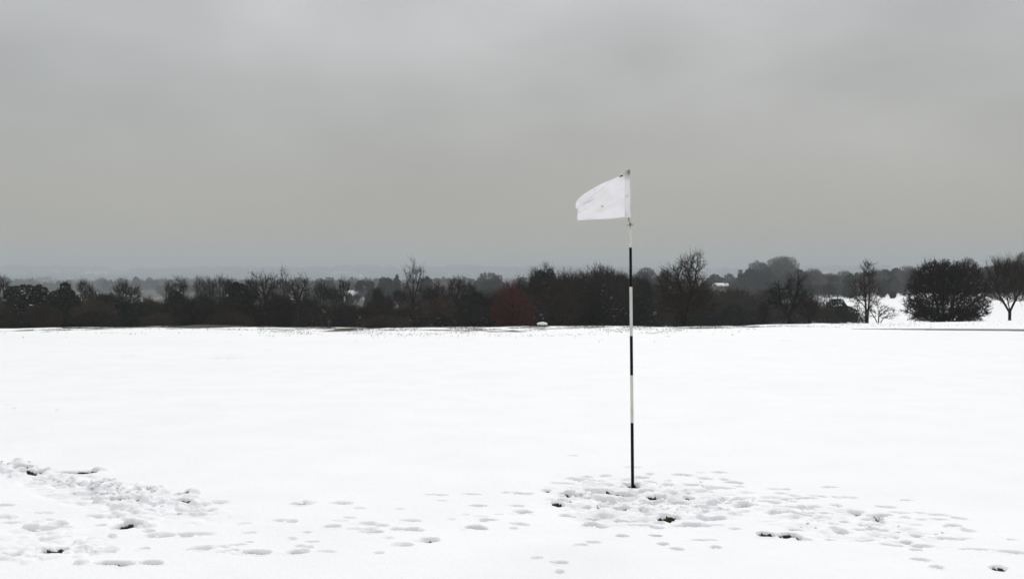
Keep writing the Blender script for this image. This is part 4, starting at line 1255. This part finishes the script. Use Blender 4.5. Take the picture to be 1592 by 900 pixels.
# ------------------------------------------------------------------ haze
m = bpy.data.materials.new('haze_air'); m.use_nodes = True; nt = m.node_tree; nt.nodes.clear()
out = N(nt, 'ShaderNodeOutputMaterial'); pv = N(nt, 'ShaderNodeVolumePrincipled')
pv.inputs['Color'].default_value = (.855, .935, .98, 1); pv.inputs['Density'].default_value = .00050; pv.inputs['Anisotropy'].default_value = 0
nt.links.new(pv.outputs[0], out.inputs['Volume'])
zmin = float(GZ.min()) - 1
bpy.context.view_layer.update()
ztop = max([max((o.matrix_world @ Vector(c_))[2] for c_ in o.bound_box) for o in SC.objects if o.type == 'MESH']) + 1.5
print('ztop', ztop)
c, q_ = box(-8200, 8200, -8200, 8200, zmin, ztop)
hz = link('haze', mesh_from('haze', c, q_[:, ::1]), None, [m]); tag(hz, kind='stuff')
bm = bmesh.new(); bm.from_mesh(hz.data); bmesh.ops.recalc_face_normals(bm, faces=bm.faces); bm.to_mesh(hz.data); bm.free()

# ------------------------------------------------------------------ sky and light
SUN_EL, SUN_AZ = math.radians(42), math.radians(12)     # behind the clouds, ahead and a little right
w = bpy.data.worlds.new('World'); SC.world = w; w.use_nodes = True; nt = w.node_tree; nt.nodes.clear()
out = N(nt, 'ShaderNodeOutputWorld'); bg = N(nt, 'ShaderNodeBackground'); nt.links.new(bg.outputs[0], out.inputs[0])
bg.inputs['Strength'].default_value = .1
sky = N(nt, 'ShaderNodeTexSky'); sky.sky_type = 'NISHITA'; sky.sun_disc = False
sky.sun_elevation = SUN_EL; sky.sun_rotation = SUN_AZ; sky.dust_density = 5
tc = N(nt, 'ShaderNodeTexCoord'); sep = N(nt, 'ShaderNodeSeparateXYZ'); nt.links.new(tc.outputs['Generated'], sep.inputs[0])
cr = N(nt, 'ShaderNodeValToRGB'); nt.links.new(sep.outputs['Z'], cr.inputs[0])
e = cr.color_ramp; e.interpolation = 'B_SPLINE'
stops = [(0.0, (.48, .437, .350)), (.06, (.43, .412, .358)), (.13, (.44, .442, .425)), (.20, (.475, .484, .482)), (.29, (.525, .53, .55)), (.45, (.66, .68, .70)), (1.0, (1.03, 1.04, 1.055))]
e.elements[0].position = 0; e.elements[0].color = (*stops[0][1], 1); e.elements[1].position = 1; e.elements[1].color = (*stops[-1][1], 1)
for (p, c_) in stops[1:-1]:
    el = e.elements.new(p); el.color = (*c_, 1)
# cloud mottling: broad, drawn out sideways
def cloudn(scale, st, rot, det):
    mp = N(nt, 'ShaderNodeMapping'); mp.inputs['Scale'].default_value = st; mp.inputs['Rotation'].default_value = rot
    nt.links.new(tc.outputs['Generated'], mp.inputs[0])
    n = N(nt, 'ShaderNodeTexNoise'); n.inputs['Scale'].default_value = scale; n.inputs['Detail'].default_value = det; n.inputs['Roughness'].default_value = .45
    nt.links.new(mp.outputs[0], n.inputs['Vector']); return n.outputs['Fac']
a = cloudn(2.6, (1, 1, 2.6), (0, .25, 0), 3); b2 = cloudn(6.5, (1, 1, 2.2), (0, .3, .4), 4)
s = N(nt, 'ShaderNodeMath', operation='MULTIPLY_ADD'); nt.links.new(b2, s.inputs[0]); s.inputs[1].default_value = .45; nt.links.new(a, s.inputs[2])
fac = N(nt, 'ShaderNodeMapRange'); fac.inputs[1].default_value = .5; fac.inputs[2].default_value = .95; fac.inputs[3].default_value = .84; fac.inputs[4].default_value = 1.15
nt.links.new(s.outputs[0], fac.inputs[0])
amt = N(nt, 'ShaderNodeMapRange'); amt.inputs[1].default_value = .02; amt.inputs[2].default_value = .2; nt.links.new(sep.outputs['Z'], amt.inputs[0])
mf = N(nt, 'ShaderNodeMix', data_type='FLOAT'); nt.links.new(amt.outputs[0], mf.inputs[0]); mf.inputs[2].default_value = 1; nt.links.new(fac.outputs[0], mf.inputs[3])
vm = N(nt, 'ShaderNodeVectorMath', operation='SCALE'); nt.links.new(cr.outputs[0], vm.inputs[0]); nt.links.new(mf.outputs[0], vm.inputs['Scale'])
v10 = N(nt, 'ShaderNodeVectorMath', operation='SCALE'); nt.links.new(vm.outputs[0], v10.inputs[0]); v10.inputs['Scale'].default_value = 10.0
fin = mixc(nt, .96, sky.outputs[0], v10.outputs[0])
nt.links.new(fin, bg.inputs['Color'])

sl = bpy.data.lights.new('sun', 'SUN'); sl.energy = 1.5; sl.angle = math.radians(16); sl.color = (1, .975, .94)
so = bpy.data.objects.new('sun', sl); COL.objects.link(so)
from mathutils import Vector
sd = Vector((math.sin(SUN_AZ) * math.cos(SUN_EL), math.cos(SUN_AZ) * math.cos(SUN_EL), math.sin(SUN_EL)))
so.rotation_euler = sd.to_track_quat('Z', 'Y').to_euler()

# ------------------------------------------------------------------ camera and render
cam = bpy.data.cameras.new('camera'); cam.sensor_width = 36; cam.lens = 36 * F / 1592
cam.shift_y = -(HY - 450) / 1592 * -1.0
cam.clip_start = .05; cam.clip_end = 20000
cob = bpy.data.objects.new('camera', cam); COL.objects.link(cob)
cob.location = (0, 0, H); cob.rotation_euler = (math.radians(90), 0, 0)
SC.camera = cob
SC.view_settings.view_transform = 'Standard'; SC.view_settings.look = 'None'
SC.view_settings.exposure = 0; SC.view_settings.gamma = 1; SC.view_settings.use_curve_mapping = False
SC.render.engine = 'CYCLES'
cy = SC.cycles
cy.use_denoising = True
try: cy.denoiser = 'OPENIMAGEDENOISE'
except Exception: pass
cy.max_bounces = 6; cy.diffuse_bounces = 4; cy.volume_bounces = 0; cy.glossy_bounces = 2; cy.transmission_bounces = 4
cy.use_adaptive_sampling = True; cy.adaptive_threshold = .015
SC.render.use_persistent_data = False
